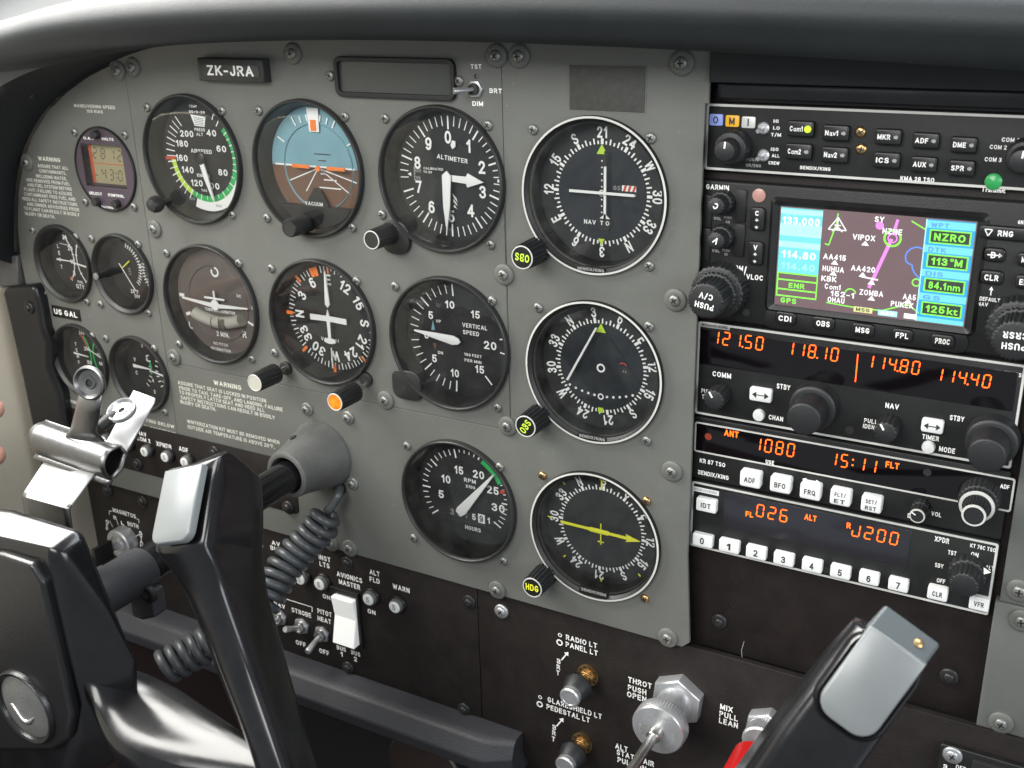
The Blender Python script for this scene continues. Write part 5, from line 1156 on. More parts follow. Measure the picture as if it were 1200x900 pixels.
# grey sheets at the far right
rp = thing('instrument_panel_sheet', 'grey sheet strip at the far right edge beside the transponder', 'panel sheet', (300, -30, -6))
a = P(1172, 704, -6)[1]
part(MB().prism([(279.2, a), (340, a), (340, 60), (279.2, 60)], -12, -6, 'grey_paint_right', .4), 'sheet', rp); screw('big', 1194.5, 693, rp, -6)
rp = thing('instrument_panel_sheet', 'grey sheet corner at the far right, lower down behind the right control wheel', 'panel sheet', (300, -110, -6))
b = P(1146, 868, -6)
part(MB().prism([(277.5, a-.8), (340, a-.8), (340, b[1]), (281, b[1]), (277.5, b[1]+4)], -12, -5.6, 'grey_paint_right', .4), 'sheet', rp)
screw('big', 1197, 728, rp, -5.6); screw('big', 1173, 848, rp, -5.6)

# ================================================================ black switch panels under the grey sheets
LW = -3.0
sp_ = thing('switch_panel', 'black switch panel below the grey sheets, left of the long vertical joint', 'panel sheet', (-200, -190, LW))
ju = P(562, 770, LW)[0]
part(MB().box(-388, ju-.3, -252, -139.2, LW-4, LW, 'black_crackle', .3), 'sheet', sp_)
cp = thing('switch_panel', 'black lower panel carrying the light dimmers, throttle and mixture controls', 'panel sheet', (60, -210, LW))
pts = [(ju+.3, -140.6), (330, -140.6), (330, -420), (60, -420), (25, -285), (3, -252), (ju+.3, -246)]
part(MB().prism(pts[::-1], LW-4, LW-.1, 'black_crackle', .3), 'sheet', cp)
for x, y in ((549, 706), (406, 660), (407, 783), (543, 832), (125, 575), (166, 588)): screw('black', x, y, sp_, LW)
# breaker strip let into the grey sheet
BW = .6
q = C2([(122, 482), (345, 548), (350, 604), (120, 541)], BW); bt = (q[0][1]+q[1][1])/2; bb = (q[2][1]+q[3][1])/2
bs = thing('breaker_panel', 'black strip of push breakers across the grey panel, just under the warning print', 'panel sheet', (-300, (bt+bb)/2, 0))
bu1 = (q[1][0]+q[2][0])/2
part(MB().prism(rr((-395+bu1)/2, (bt+bb)/2, bu1+395, bt-bb, 4, 4), 0, BW, 'black_crackle', .2), 'sheet', bs)
Eq = lambda x, y: (60+x/3.913, 470+y/3.913)
for x, y in ((375, 145), (392, 290), (745, 238), (1083, 490)): screw('black', *Eq(x, y), bs, BW)
def breaker(t, px, py, s_, w0, r=4.6):
    u, v = P(px, py, w0+5); mb = MB().lathe(u, v, [(r*1.35, w0), (r*1.35, w0+1.8), (r*1.25, w0+2.4), (r*1.1, w0+2.4)], 'black_plastic', 28, knurl=.3, kn=14, cap=False)
    mb.lathe(u, v, [(r*1.05, w0+1), (r*1.05, w0+4.6), (r*.95, w0+5.2)], 'cast_metal', 28); b = part(mb, 'breaker', t)
    sub(MB().prism(circ(u, v, r*.85, 24), w0+5.2, w0+5.9, 'button_white', .2).text(s_, u, v, w0+6.05, r*.85, 'dim_print'), 'button', b, t)
for x, y, s_ in ((338, 208, '5'), (428, 232, '5'), (522, 257, '5'), (612, 280, '2'), (240, 180, '5')): breaker(bs, *Eq(x, y), s_, BW, 4.2)
lettering(bs, [(s_, *Eq(x, y), wd, h) for s_, x, y, wd, h in (('NAV', 417, 150, 10, 5), ('COM 2', 424, 177, 16, 5), ('XPNDR', 517, 203, 18, 5.4), ('ADF', 607, 222, 11, 5.4), ('NAV', 330, 128, 10, 5), ('COM 1', 332, 150, 15, 5))], w=BW+.1)
# magneto switch with key
c = P(*Eq(322, 650), LW+6)
t = thing('magneto_switch', 'silver magneto key switch with its key in, marked OFF R L BOTH START', 'switch', (c[0], c[1], LW))
part(MB().lathe(c[0], c[1], [(12.5, LW), (12.5, LW+9), (11.4, LW+10), (8.2, LW+10), (8.0, LW+8.8), (4.6, LW+8.8), (4.3, LW+10.6), (.01, LW+10.8)], 'alu', 72, knurl=.3, kn=36), 'collar', t)
kk = MB(); kk.box(c[0]-1.0, c[0]+1.0, c[1]-3.2, c[1]+3.2, LW+9, LW+17, 'steel', .2); part(kk, 'key_blade', t)
part(MB().box(c[0]-1.6, c[0]+1.6, c[1]-7.5, c[1]+7.5, LW+16, LW+34, 'black_plastic', 1.2), 'key_head', t)
mg = MB(); w = LW+.1
for s_, x, y, wd, h in (('MAGNETOS', 335, 514, 27, 5), ('O', 258, 553, 4, 4), ('F', 258, 570, 3, 4), ('F', 258, 586, 3, 4), ('R', 293, 535, 4, 4.4), ('L', 328, 560, 4, 4.4), ('BOTH', 375, 568, 13, 5), ('S', 411, 606, 4, 4.4), ('T', 413, 626, 4, 4.4), ('A', 414, 646, 4, 4.4), ('R', 416, 667, 4, 4.4), ('T', 417, 688, 4, 4.4)): mg.ptext(s_, *Eq(x, y), w, wd, h, 'white_print')
for a, b in (((268, 548), (282, 578)), ((300, 545), (308, 570)), ((330, 570), (330, 578)), ((362, 582), (352, 596)), ((385, 622), (405, 610)), ((266, 520), (266, 503)), ((266, 503), (280, 506)), ((390, 540), (402, 543)), ((402, 543), (402, 560))): mg.line(P(*Eq(*a), w), P(*Eq(*b), w), .5, w, 'white_print')
part(mg, 'lettering', t)
# push breakers and switches
Fq = lambda x, y: (280+x/4.5, 620+y/4.5)
for x, y in ((425, 290), (683, 370), (822, 410)): breaker(sp_, *Fq(x, y), '5', LW, 5.0)
breaker(sp_, *Fq(322, 262), '5', LW, 5.0)
lettering(sp_, [(s_, *Fq(x, y), wd, h) for s_, x, y, wd, h in (('INST', 452, 155, 14, 5.6), ('LTS', 452, 189, 12, 5.6), ('ON', 462, 358, 9, 5), ('AVIONICS', 583, 254, 30, 5.8), ('MASTER', 583, 292, 25, 5.8), ('ALT', 716, 232, 12, 5.8), ('FLD', 716, 270, 12, 5.8), ('ON', 700, 437, 9.5, 5), ('WARN', 856, 313, 20, 5.8),
      ('NAV', 215, 402, 13, 5.4), ('STROBE', 330, 441, 23, 5.4), ('PITOT', 452, 442, 17, 5.6), ('HEAT', 451, 480, 16, 5.6), ('OFF', 327, 604, 12, 5.4), ('OFF', 450, 648, 12, 5.4), ('BUS', 540, 630, 11, 4.8), ('1', 542, 660, 3, 5.4), ('BUS', 616, 656, 11, 4.8), ('2', 615, 686, 4, 5.4), ('IN', 100, 47, 6, 5), ('LT 1', 100, 78, 12, 5), ('AV', 195, 76, 10, 5), ('BUS', 195, 105, 13, 5))], w=LW+.1)
ln = MB()
for a, b in (((228, 362), (386, 412)), ((386, 412), (386, 438))): ln.line(P(*Fq(*a), LW+.1), P(*Fq(*b), LW+.1), .6, LW+.1, 'white_print')
part(ln, 'bracket_line', sp_)
q = C2([Fq(503, 318), Fq(640, 338), Fq(640, 618), Fq(495, 585)], LW+2); u0 = (q[0][0]+q[3][0])/2; u1 = (q[1][0]+q[2][0])/2; v1 = (q[0][1]+q[1][1])/2; v0 = (q[2][1]+q[3][1])/2
t = thing('rocker_switch', 'large white avionics master rocker switch in a black frame', 'switch', ((u0+u1)/2, (v0+v1)/2, LW))
part(plate_mesh([(u0, v0), (u1, v0), (u1, v1), (u0, v1)], [[(u0+2, v0+2), (u1-1.6, v0+2), (u1-1.6, v1-2.5), (u0+2, v1-2.5)]], LW, LW+3, 'black_plastic', .3), 'frame', t, angle=30)
hm = (v0+v1)/2; mb = MB(); a0, a1, b0, b1 = u0+2.6, u1-2.2, v0+2.6, v1-5
prof = [(b1, LW+.5), (b1, LW+6.5), (hm+1, LW+4.0), (b0, LW+9.0), (b0, LW+.5)]
mb.add([(a0, p[0], p[1]) for p in prof]+[(a1, p[0], p[1]) for p in prof], [(0, 1, 2, 3, 4), (9, 8, 7, 6, 5)]+[(i, i+5, (i+1) % 5+5, (i+1) % 5) for i in range(5)], 'rocker_white')
o = part(mb, 'rocker', t, angle=20); bevel(o, .6, 2)
def toggle(px, py, tip, label, name='toggle_switch', w0=LW):
    u, v = P(px, py, w0+2); tu, tv = P(*tip, w0+19)
    t = thing(name, label, 'switch', (u, v, w0))
    part(MB().prism(circ(u, v, 6.6, 6, .3), w0, w0+2, 'alu', .3).lathe(u, v, [(4.6, w0+2), (4.6, w0+4.6), (3.2, w0+5), (2.6, w0+3.4)], 'steel', 28), 'nut', t)
    part(MB().tube([(u, v, w0+3), ((u+tu)/2, (v+tv)/2, w0+11), (tu, tv, w0+18), (tu+(tu-u)*.08, tv+(tv-v)*.08, w0+19.5)], [1.5, 1.9, 2.5, 2.0], 'alu', 16), 'lever', t, angle=70)
toggle(*Fq(325, 515), Fq(245, 532), 'metal toggle switch under the word STROBE'); toggle(*Fq(432, 558), Fq(362, 645), 'metal toggle switch under the words PITOT HEAT'); toggle(*Fq(208, 470), Fq(165, 505), 'metal toggle switch half hidden behind the left control wheel grip')
# dimmers
Hq = lambda x, y: (600+x/4, 680+y/4)
lt_ = MB(); w = LW+.1
for s_, x, y, wd, h in (('RADIO LT', 326, 287, 37, 6), ('PANEL LT', 327, 321, 38, 6), ('B', 220, 380, 4.5, 5.5), ('R', 218, 407, 4.5, 5.5), ('T', 216, 434, 4.5, 5.5), ('GLARESHIELD LT', 293, 599, 64, 6), ('PEDESTAL LT', 263, 624, 51, 6), ('B', 199, 690, 4.5, 5.5), ('R', 197, 716, 4.5, 5.5), ('T', 195, 744, 4.5, 5.5),
      ('THROT', 600, 481, 28, 6.4), ('PUSH', 587, 514, 22, 6.4), ('OPEN', 585, 546, 23, 6.4), ('ALT', 514, 785, 15, 6.2), ('STATIC AIR', 578, 834, 44, 6.2), ('PULL ON', 562, 862, 34, 6.2), ('MIX', 1006, 600, 15, 6.4), ('PULL', 1016, 637, 22, 6.4), ('LEAN', 1015, 669, 22.5, 6.4)):
    part(MB().ptext(s_, *Hq(x, y), w, wd, h, 'white_print'), 'lettering', cp)
for x, y, r in ((225, 257, 1.4), (223, 292, 2.3), (132, 548, 1.4), (130, 581, 2.3)): c = P(*Hq(x, y), w); lt_.ringf(c[0], c[1], r*.6, r, 0, 360, w, 'white_print', 16)
for x, y in ((250, 352), (227, 662)):
    a = P(*Hq(x-18, y+22), w); b = P(*Hq(x+4, y-4), w); lt_.line(a, b, .9, w, 'white_print'); b2 = P(*Hq(x+14, y-16), w); d = (b2[0]-b[0], b2[1]-b[1]); lt_.poly([(b[0]-d[1]*.6, b[1]+d[0]*.6), (b[0]+d[1]*.6, b[1]-d[0]*.6), b2], w+.02, 'white_print')
part(lt_, 'dimmer_marks', cp)
def dimmer(n_, c_, label):
    u, v = P(*n_, LW+1.5); t = thing('dimmer_knob', label, 'knob', (u, v, LW))
    mb = MB().lathe(u, v, [(7.4, LW), (7.4, LW+1.2), (6.8, LW+1.4), (4.0, LW+1.4)], 'brass', 48, cap=False)
    for i in range(10): a = 2*pi*i/10; mb.prism(rr(u+5.8*cos(a), v+5.8*sin(a), 1.7, 1.7, .5, 2), LW+1.4, LW+1.5, 'recess_dark')
    part(mb, 'star_washer', t); part(MB().prism(circ(u, v, 4.6, 6), LW+1.4, LW+4.4, 'brass', .3).lathe(u, v, [(3.2, LW+4.4), (3.2, LW+12)], 'brass', 24), 'nut', t)
    uc, vc = u, v
    # length so that the white cap meets its surveyed place
    best = min(range(10, 60), key=lambda L: (P(*c_, LW+L)[0]-u)**2+(P(*c_, LW+L)[1]-v)**2); tip = LW+best
    part(MB().lathe(u, v, [(8.8, tip-14), (9.6, tip-12.5), (7.2, tip-4.5), (6.6, tip-4)], 'knob_rubber', 10, flat=True), 'outer_knob', t)
    part(MB().lathe(u, v, [(6.4, tip-6), (6.6, tip-.8), (5.8, tip), (4.7, tip), (4.5, tip-.35)], 'alu', 48), 'inner_knob', t)
    return t
dimmer(Hq(352, 448), Hq(255, 546), 'two part dimmer knob with a silver cap under the words RADIO LT PANEL LT'); dimmer(Hq(325, 766), Hq(232, 862), 'two part dimmer knob with a silver cap at the bottom edge, under PEDESTAL LT')
# throttle
c = P(*Hq(775, 560), LW+4); best = min(range(12, 70), key=lambda L: (P(*Hq(658, 690), LW+L)[0]-c[0])**2+(P(*Hq(658, 690), LW+L)[1]-c[1])**2); tip = LW+best
t = thing('throttle_control', 'silver friction throttle with a large hexagonal nut and knurled disc beside THROT PUSH OPEN', 'control', (c[0], c[1], LW))
part(MB().prism(circ(c[0], c[1], 16.4, 6, .42), LW, LW+8, 'alu', 1.4), 'hex_nut', t)
part(MB().lathe(c[0], c[1], [(10.5, LW+8), (10.5, tip-9)], 'alu', 56), 'barrel', t)
kd = MB().lathe(c[0], c[1], [(10.5, tip-9.5), (16, tip-9), (16, tip-1.4), (15.2, tip-.4), (8, tip), (4, tip)], 'alu', 120, knurl=.35, kn=60)
dk = part(kd, 'friction_disc', t)
lm = MB()
for s_, a0 in (('PUSH OPEN', 205), ('FRICTION', 80), ('INCREASE', 330)):
    for i, ch_ in enumerate(s_):
        a = a0+i*9; ra = radians(a); lm.text(ch_, c[0]+10.3*sin(ra), c[1]+10.3*cos(ra), tip+.1, 1.7, 'dim_print', ang=-a)
sub(lm, 'lettering', dk, t)
part(MB().lathe(c[0], c[1], [(4.2, tip-1), (4.2, tip+6), (3.6, tip+7)], 'steel', 32), 'collet', t)
part(MB().tube([(c[0], c[1], tip), (c[0], c[1], tip+110)], 2.9, 'steel', 24), 'rod', t, angle=80)
part(MB().lathe(c[0], c[1], [(4, tip+108), (16, tip+112), (17.5, tip+126), (14, tip+136), (.01, tip+138)], 'black_plastic', 48), 'handle', t)
# mixture
c = P(898, 856, LW+5); t = thing('mixture_control', 'red mixture knob with a silver hexagonal nut beside MIX PULL LEAN', 'control', (c[0], c[1], LW))
part(MB().prism(circ(c[0], c[1], 13.0, 6, .42), LW, LW+8, 'alu', 1.4), 'hex_nut', t)
part(MB().lathe(c[0], c[1], [(10.4, LW+8), (10.6, LW+17), (9.6, LW+18), (5, LW+18.4)], 'alu', 100, knurl=.3, kn=50), 'lock_collar', t)
part(MB().tube([(c[0], c[1], LW+16), (c[0], c[1], LW+34)], 3.6, 'steel', 24), 'rod', t, angle=80)
part(MB().lathe(c[0], c[1], [(5, LW+27), (8.6, LW+28), (10.6, LW+31), (10.8, LW+58), (15, LW+64), (15.5, LW+72), (10, LW+78), (.01, LW+79)], 'red_knob', 56), 'knob', t)
# small black unit at the lower right corner
q = P(1116, 886, 0); t = thing('lighter_panel', 'black fitting with a silver screw and white lettering in the lower right corner', 'panel', (q[0]+30, q[1]-20, 0))
part(MB().prism(rr(q[0]+34, q[1]-22, 82, 56, 3, 4), LW, LW+3.5, 'black_plastic', .5), 'plate', t); screw('silver', 1116, 886, t, LW+3.5); part(MB().box(q[0]+10, q[0]+70, q[1]-26, q[1]+3, LW+3.5, LW+6, 'dark_void', .6).ptext('B', 1108, 899, LW+3.7, 5, 6, 'white_print').ptext('OFF', 1126, 900, LW+3.7, 12, 5, 'white_print'), 'window', t)

# padded bolster along the bottom of the switch panel
t = thing('knee_bolster', 'dark grey padded bar along the lower edge of the black switch panel', 'padding', (-170, -252, 0))
def bsec(u, k=1.0):
    return [(u, -243.6, LW-6), (u, -243.6, 9*k), (u, -246, 15*k), (u, -257+3*(1-k), 22*k), (u, -268, 19*k), (u, -274, 8*k), (u, -274, LW-6)]
secs = [bsec(u) for u in range(-400, -14, 12)]+[bsec(-8, .94)]
e_ = bsec(8, .55); secs.append([(p[0], p[1], p[2]) for p in e_])
o = part(MB().grid([list(r)+[] for r in secs], 'bolster'), 'pad', t, angle=35); bevel(o, 1.2, 2)
part(MB().add(secs[-1], [tuple(range(7))], 'bolster'), 'end_face', t)
# dark footwell below
t = thing('steering_bracket', 'dark round flange in the footwell below the bolster', 'bracket', (-60, -330, -80))
q = P(495, 905, -60); part(MB().lathe(q[0], q[1], [(34, -66), (34, -62), (31, -60), (.01, -60)], 'maroon', 48), 'flange', t); part(MB().lathe(q[0], q[1], [(34.5, -63), (34.0, -61.5), (33.2, -61)], 'cast_metal', 48, cap=False), 'rim', t)
# ================================================================ glareshield
def resample(pts, n):
    d = [0]
    for a, b in zip(pts, pts[1:]): d.append(d[-1]+math.dist(a, b))
    o = []; j = 0
    for i in range(n):
        s = d[-1]*i/(n-1)
        while j < len(d)-2 and d[j+1] < s: j += 1
        k = (s-d[j])/((d[j+1]-d[j]) or 1); o.append(tuple(a+(b-a)*k for a, b in zip(pts[j], pts[j+1])))
    return o
def smooth_path(pts, it=3):
    for _ in range(it):
        q = [pts[0]]
        for a, b in zip(pts, pts[1:]): q += [tuple(x*.75+y*.25 for x, y in zip(a, b)), tuple(x*.25+y*.75 for x, y in zip(a, b))]
        pts = q+[pts[-1]]
    return pts
t = thing('glareshield', 'dark padded glareshield rolling across the top of the instrument panel and down its left end', 'glareshield', (0, 215, 40))
N_ = 90
LWp = 42
lip = [P(x, y, LWp) for x, y in ((-30, 300), (-32, 230), (-28, 170), (-10, 122), (25, 94), (75, 74), (130, 62), (190, 54), (240, 50), (400, 46), (600, 50), (831, 60), (1000, 70), (1200, 83), (1420, 98))]
lip = resample(smooth_path(lip), N_)
inner = [P(x, y, -1) for x, y in ((17, 310), (16, 240), (22, 190), (34, 158), (52, 129), (75, 106), (104, 86), (150, 64), (200, 50), (240, 40))]+[P(420, 30, -1), (0, 214), (120, 214), (330, 205), (460, 200)]
inner = resample(smooth_path(inner), N_)
rows = [[(p[0], p[1], -1.0) for p in inner], [((p[0]*.5+q[0]*.5), (p[1]*.5+q[1]*.5)+1, 20) for p, q in zip(inner, lip)]]
top = [P(x, y, 56) for x, y in ((-420, 180), (-250, 120), (-100, 84), (0, 60), (45, 46), (150, 33), (300, 26), (600, 24), (900, 33), (1200, 46), (1420, 58))]
top = resample(smooth_path(top), N_)
rows.append([(p[0], p[1], 42) for p in lip])
rows.append([(p[0]*.97+q[0]*.03, p[1]*.97+q[1]*.03+.4, 47) for p, q in zip(lip, top)])
rows.append([(p[0]*.5+q[0]*.5, p[1]*.5+q[1]*.5+.4, 52.5) for p, q in zip(lip, top)])
for off_, w in ((0, 56), (3.5, 58.5), (8, 58.5), (13, 55), (17, 48), (20, 36), (23, 15), (28, -40), (40, -110), (95, -240)):
    rows.append([(p[0], p[1]+off_, w) for p in top])
part(MB().grid(rows, 'glare_vinyl'), 'pad', t, angle=50)
for x, y in ((33, 107), (13, 128)): screw('black', x, y, t, 18)
t = thing('radio_hood_trim', 'flat dark grey trim strip with a glossy black band above the topmost radio', 'trim', (220, 180, 0))
a0, a1 = P(831, 62, 3), P(1200, 118, 3)
v_t, v_b = 200, (P(831, 87, 3)[1]+P(1200, 118, 3)[1])/2
part(MB().box(122, 340, v_b, v_t, -6, 3, 'glare_vinyl', .6), 'trim_strip', t)
v_c = (P(831, 110, -6)[1]+P(1200, 136, -6)[1])/2
part(MB().box(122.5, 340, v_c, v_b-.4, -12, -5, 'yoke_gloss', 1.2), 'gloss_band', t)
part(MB().box(122.5, 340, 169, v_c-.4, -14, -9.5, 'black_plastic', .8), 'lower_band', t)
# door post strip at the left end of the panel
t = thing('post_cover', 'black vinyl covered strip down the left edge of the instrument panel', 'trim', (-430, -20, 0))
pl = [P(x, y, 9) for x, y in ((1, 340), (20, 336), (38, 334), (44, 352), (50, 385), (57, 402), (57, 430), (70, 462), (74, 492), (92, 560), (52, 575), (24, 440))]
o = part(MB().prism(pl[::-1], -6, 9, 'yoke_satin', 0), 'cover', t); bevel(o, 4.0, 5, 40); screw('black', 33, 361, t, 9)
pl = [P(x, y, 6) for x, y in ((-30, 300), (14, 302), (16, 336), (-30, 338))]
t = thing('wall_bracket', 'small grey bracket at the far left edge above the black strip', 'bracket', (pl[0][0], pl[0][1], 0)); part(MB().prism(pl[::-1], -10, 2, 'cast_metal', .8), 'bracket', t)

# ================================================================ left control wheel
CU, CV = -138.5, -68.6
t = thing('column_bearing', 'cast grey conical collar where the control column enters the panel', 'collar', (CU, CV, 0))
mb = MB().lathe(CU, CV, [(24.0, -0.4), (24.0, 1.5), (23.4, 3), (21.2, 12), (18.4, 22), (16.6, 31), (16.2, 35), (15.8, 36.6), (14.4, 37.4), (12.6, 37.2), (11.8, 36), (11.4, 20)], 'cast_metal', 72, cap=False)
part(mb, 'collar', t)
for a, w_ in ((112, 19),):
    a = radians(a); r = 19.15; T_ = MB(); T_.T = Matrix.Translation((CU+(r+.75)*cos(a), CV+(r+.75)*sin(a), w_)) @ Matrix.Rotation(a, 4, 'Z') @ Matrix.Rotation(pi/2-.25, 4, 'Y')
    T_.lathe(0, 0, [(2.3, -.6), (2.3, .15)], 'recess_dark', 18); part(T_, 'rivet_hole', t)
yk = thing('control_wheel', 'glossy black left control wheel with grey thumb pad, its column running into the panel', 'control wheel', (CU, CV, 180))
part(MB().tube([(CU, CV, 5), (CU, CV-4, 190)], 10.2, 'yoke_gloss', 48), 'column', yk, angle=80)
cl = MB().lathe(CU, CV-4, [(10.3, 157), (11.8, 157), (12.4, 158), (12.4, 215)], 'bolster', 56)
part(cl, 'clamp_collar', yk)
q = P(173, 697, 168)
o = part(MB().prism([(CU-4, CV-10), (CU+15, CV-10), (CU+15, CV-26), (CU+4, CV-31), (CU-4, CV-31)], 158, 168, 'bolster'), 'clamp_lug', yk); bevel(o, 2, 3)
sc = MB().lathe(q[0], q[1], [(5.2, 166), (5.2, 168.6), (4.6, 169.2), (3.0, 169.2), (2.8, 168.4)], 'screw_black', 32).lathe(q[0], q[1], [(2.6, 168), (2.6, 169.0), (.01, 169.3)], 'steel', 6, flat=True); part(sc, 'clamp_screw', yk)
# hub
WF = 240
uh = P(63, 647, WF)[0]
bk = Pax(100, 618, 0, uh); WB = bk[2]
H = [P3(x, y, WF) for x, y in ((-90, 612), (0, 631), (63, 647), (88, 862), (70, 935), (-90, 935))]
H += [(*P(x, y, WB), WB) for x, y in ((-60, 583), (17, 592), (100, 618), (133, 700), (166, 780), (170, 880), (-60, 880))]
o = part(hull(H, 'yoke_gloss'), 'hub', yk, angle=60); bevel(o, 5.0, 5, 18)
pl = [P(x, y, WF+4) for x, y in ((-80, 640), (0, 650), (36, 662), (50, 684), (84, 838), (80, 868), (62, 880), (-80, 880))]
o = part(MB().prism(pl[::-1], WF-2, WF+4, 'yoke_satin'), 'hub_cover', yk); bevel(o, 2.2, 4, 25)
c = P(27, 830, WF+6); e = MB().lathe(c[0], c[1], [(20.5, WF+3), (20.5, WF+5.4), (19.6, WF+6.6), (18.2, WF+6.2), (17.6, WF+4.6)], 'yoke_satin', 72, cap=False)
em = part(e, 'emblem_ring', yk)
dm = MB().lathe(c[0], c[1], [(17.7, WF+4.4), (14, WF+5.8), (8, WF+7.0), (.01, WF+7.5)], 'cast_metal', 56, cap=False); sub(dm, 'emblem', em, yk, 80)
sw_ = MB(); pts = [(c[0]-12+24*i/14, c[1]+3.5*sin(i*.55)-3, WF+7.2-((i-7)/7)**2*2.2) for i in range(15)]; sw_.tube(pts, [.4+1.1*sin(pi*i/14) for i in range(15)], 'steel', 10); sub(sw_, 'emblem_swirl', em, yk, 80)
# arm from the hub to the grip: lofted sections
def loft(secs, m, closed=True, caps=True, smooth=False):
    n = len(secs[0]); vs = [p for s_ in secs for p in s_]; fs = []
    for j in range(len(secs)-1):
        for i in range(n): fs.append((j*n+i, j*n+(i+1) % n, (j+1)*n+(i+1) % n, (j+1)*n+i))
    if caps: fs += [tuple(range(n))[::-1], tuple((len(secs)-1)*n+i for i in range(n))]
    mb = MB().add(vs, fs, m, smooth)
    bm = bmesh.new(); me = bpy.data.meshes.new('t'); me.from_pydata(mb.v, [], mb.f); bm.from_mesh(me); bmesh.ops.recalc_face_normals(bm, faces=bm.faces)
    mb.f = [tuple(v.index for v in f.verts) for f in bm.faces]; bm.free(); bpy.data.meshes.remove(me)
    return mb
as_ = []
def asec(b, f, dp):
    mid = ((b[0]+f[0])/2, (b[1]+f[1])/2+1.5, (b[2]+f[2])/2)
    as_.append([b, mid, f, (f[0], f[1]-dp*.5, f[2]-.5), (f[0], f[1]-dp, f[2]-6), (b[0], b[1]-dp, b[2]), (b[0], b[1]-dp*.4, b[2]-1)])
asec((uh-9, -40, WB), (uh-9, -48, WF-4), 60)
asec((uh-4, -66, WB-2), (uh-4, -74, WF-3), 44)
asec((uh+1, -80, WB-4), (uh+1, -88, WF-3), 34)
for (bx, by), (fx, fy) in (((184, 782), (118, 860)), ((218, 803), (152, 884)), ((262, 833), (215, 902)), ((306, 866), (280, 914)), ((350, 900), (345, 936))):
    asec(Pax(bx, by, 1, -89), Pax(fx, fy, 1, -97), 30)
o = part(loft(as_, 'yoke_gloss', smooth=True), 'arm', yk, angle=75)
sb = o.modifiers.new('round', 'SUBSURF'); sb.levels = 2; sb.render_levels = 2
# grip
wf = 200
uR = P(250, 543, wf)[0]
def RS(x, y): return Pax(x, y, 0, uR)
FRt = RS(250, 543); PK = RS(265, 531); BKt = RS(303, 560); FRb = Pax(234, 645, 0, uR+8)
uLt = P(193, 552, FRt[2])[0]; uLb = P(179, 648, FRb[2])[0]
sh = lambda p, u: (u, p[1], p[2])
ss = []
for (fx, fy), (bx, by), (lx, ly), (kx, ky), du in (
      ((253, 541), (265, 531), (197, 552), (222, 545), 0),
      ((250, 546), (284, 545), (196, 555), (230, 556), 0),
      ((247, 562), (303, 561), (194, 570), (238, 572), 1),
      ((242, 592), (307, 590), (189, 600), (236, 600), 4),
      ((236, 628), (307, 625), (182, 632), (232, 632), 7),
      ((234, 646), (306, 648), (180, 648), (230, 650), 8),
      ((243, 664), (308, 672), (196, 660), (234, 672), 11),
      ((254, 690), (313, 698), (216, 686), (246, 694), 14),
      ((270, 735), (325, 745), (238, 730), (262, 740), 22),
      ((290, 790), (338, 795), (257, 783), (280, 795), 32),
      ((314, 858), (356, 858), (285, 852), (310, 862), 48),
      ((335, 920), (380, 925), (306, 915), (335, 925), 62),
      ((352, 975), (402, 985), (325, 975), (352, 985), 72)):
    bx += 7 if fy < 700 else 9; lx -= 3 if fy < 660 else 7; fy -= 3; by -= 4
    f = Pax(fx, fy, 0, uR+du); b = Pax(bx, by, 0, uR+du); l = P3(lx, ly, f[2]); kk = P3(kx, ky, b[2])
    d = f[2]-b[2]; c_ = min(4, d*.3)
    ss.append([(uR+du, f[1], f[2]-c_), (uR+du-3.5, f[1]*.9+l[1]*.1, f[2]-c_*.25), (l[0]*.8+(uR+du)*.2, l[1]*.8+f[1]*.2, f[2]), (l[0], l[1], f[2]-c_*.6), (kk[0]-(0 if d < 12 else 4), kk[1]+(0 if d < 12 else 3), b[2]+d*.35), (kk[0], kk[1], b[2]), (uR+du-3, b[1], b[2]), (uR+du, b[1], b[2]+c_*.7)])
mb = loft(ss, 'yoke_gloss', smooth=True)
o = part(mb, 'grip', yk, angle=75)
ca = o.data.attributes.new('crease_edge', 'FLOAT', 'EDGE')          # crisp faceted head, softer shaft
for i, e_ in enumerate(o.data.edges):
    a_, b_ = sorted(e_.vertices); ra, rb = a_//8, b_//8
    if ra == rb and ra == 0: ca.data[i].value = .9
    elif ra != rb and a_ % 8 == b_ % 8 and a_ % 8 in (0, 7, 3): ca.data[i].value = .85 if rb < 6 else (.45 if rb < 8 else .2)
    elif ra == rb and ra in (2, 5): ca.data[i].value = .5
sb = o.modifiers.new('round', 'SUBSURF'); sb.levels = 2; sb.render_levels = 2
def frame_T(O, X, Y):
    X = Vector(X).normalized(); Y = Vector(Y); Y = (Y - X*Y.dot(X)).normalized(); Z = X.cross(Y)
    return Matrix(((X[0], Y[0], Z[0], O[0]), (X[1], Y[1], Z[1], O[1]), (X[2], Y[2], Z[2], O[2]), (0, 0, 0, 1)))
def pad(root, TL, TR, BL, rad, th=2.2, name='thumb_pad', m='pad_grey', lift=.6):
    TL, TR, BL = Vector(TL), Vector(TR), Vector(BL); X = TR-TL; Y = TL-BL; c = (TR+BL)/2
    mb = MB(); mb.T = frame_T(c, X, Y); a, b = X.length, Y.length
    pts = rr(0, 0, a, b, rad, 5); pts = [(x, y) if y < b/2-rad else (a/2 if x > 0 else -a/2, b/2) for x, y in pts]
    q = [];
    for p in pts:
        if not q or hypot(p[0]-q[-1][0], p[1]-q[-1][1]) > .02: q.append(p)
    mb.prism(q, -1, lift+th, m, .8); return part(mb, name, root)
off3 = lambda p, d: (p[0], p[1]+d*.35, p[2]+d)
p1 = P3(197, 554, FRt[2]+1.5); p2 = P3(240, 546, FRt[2]+1.5); p3 = P3(183, 640, FRb[2]+1.5)
pad(yk, p1, p2, p3, 5.0)
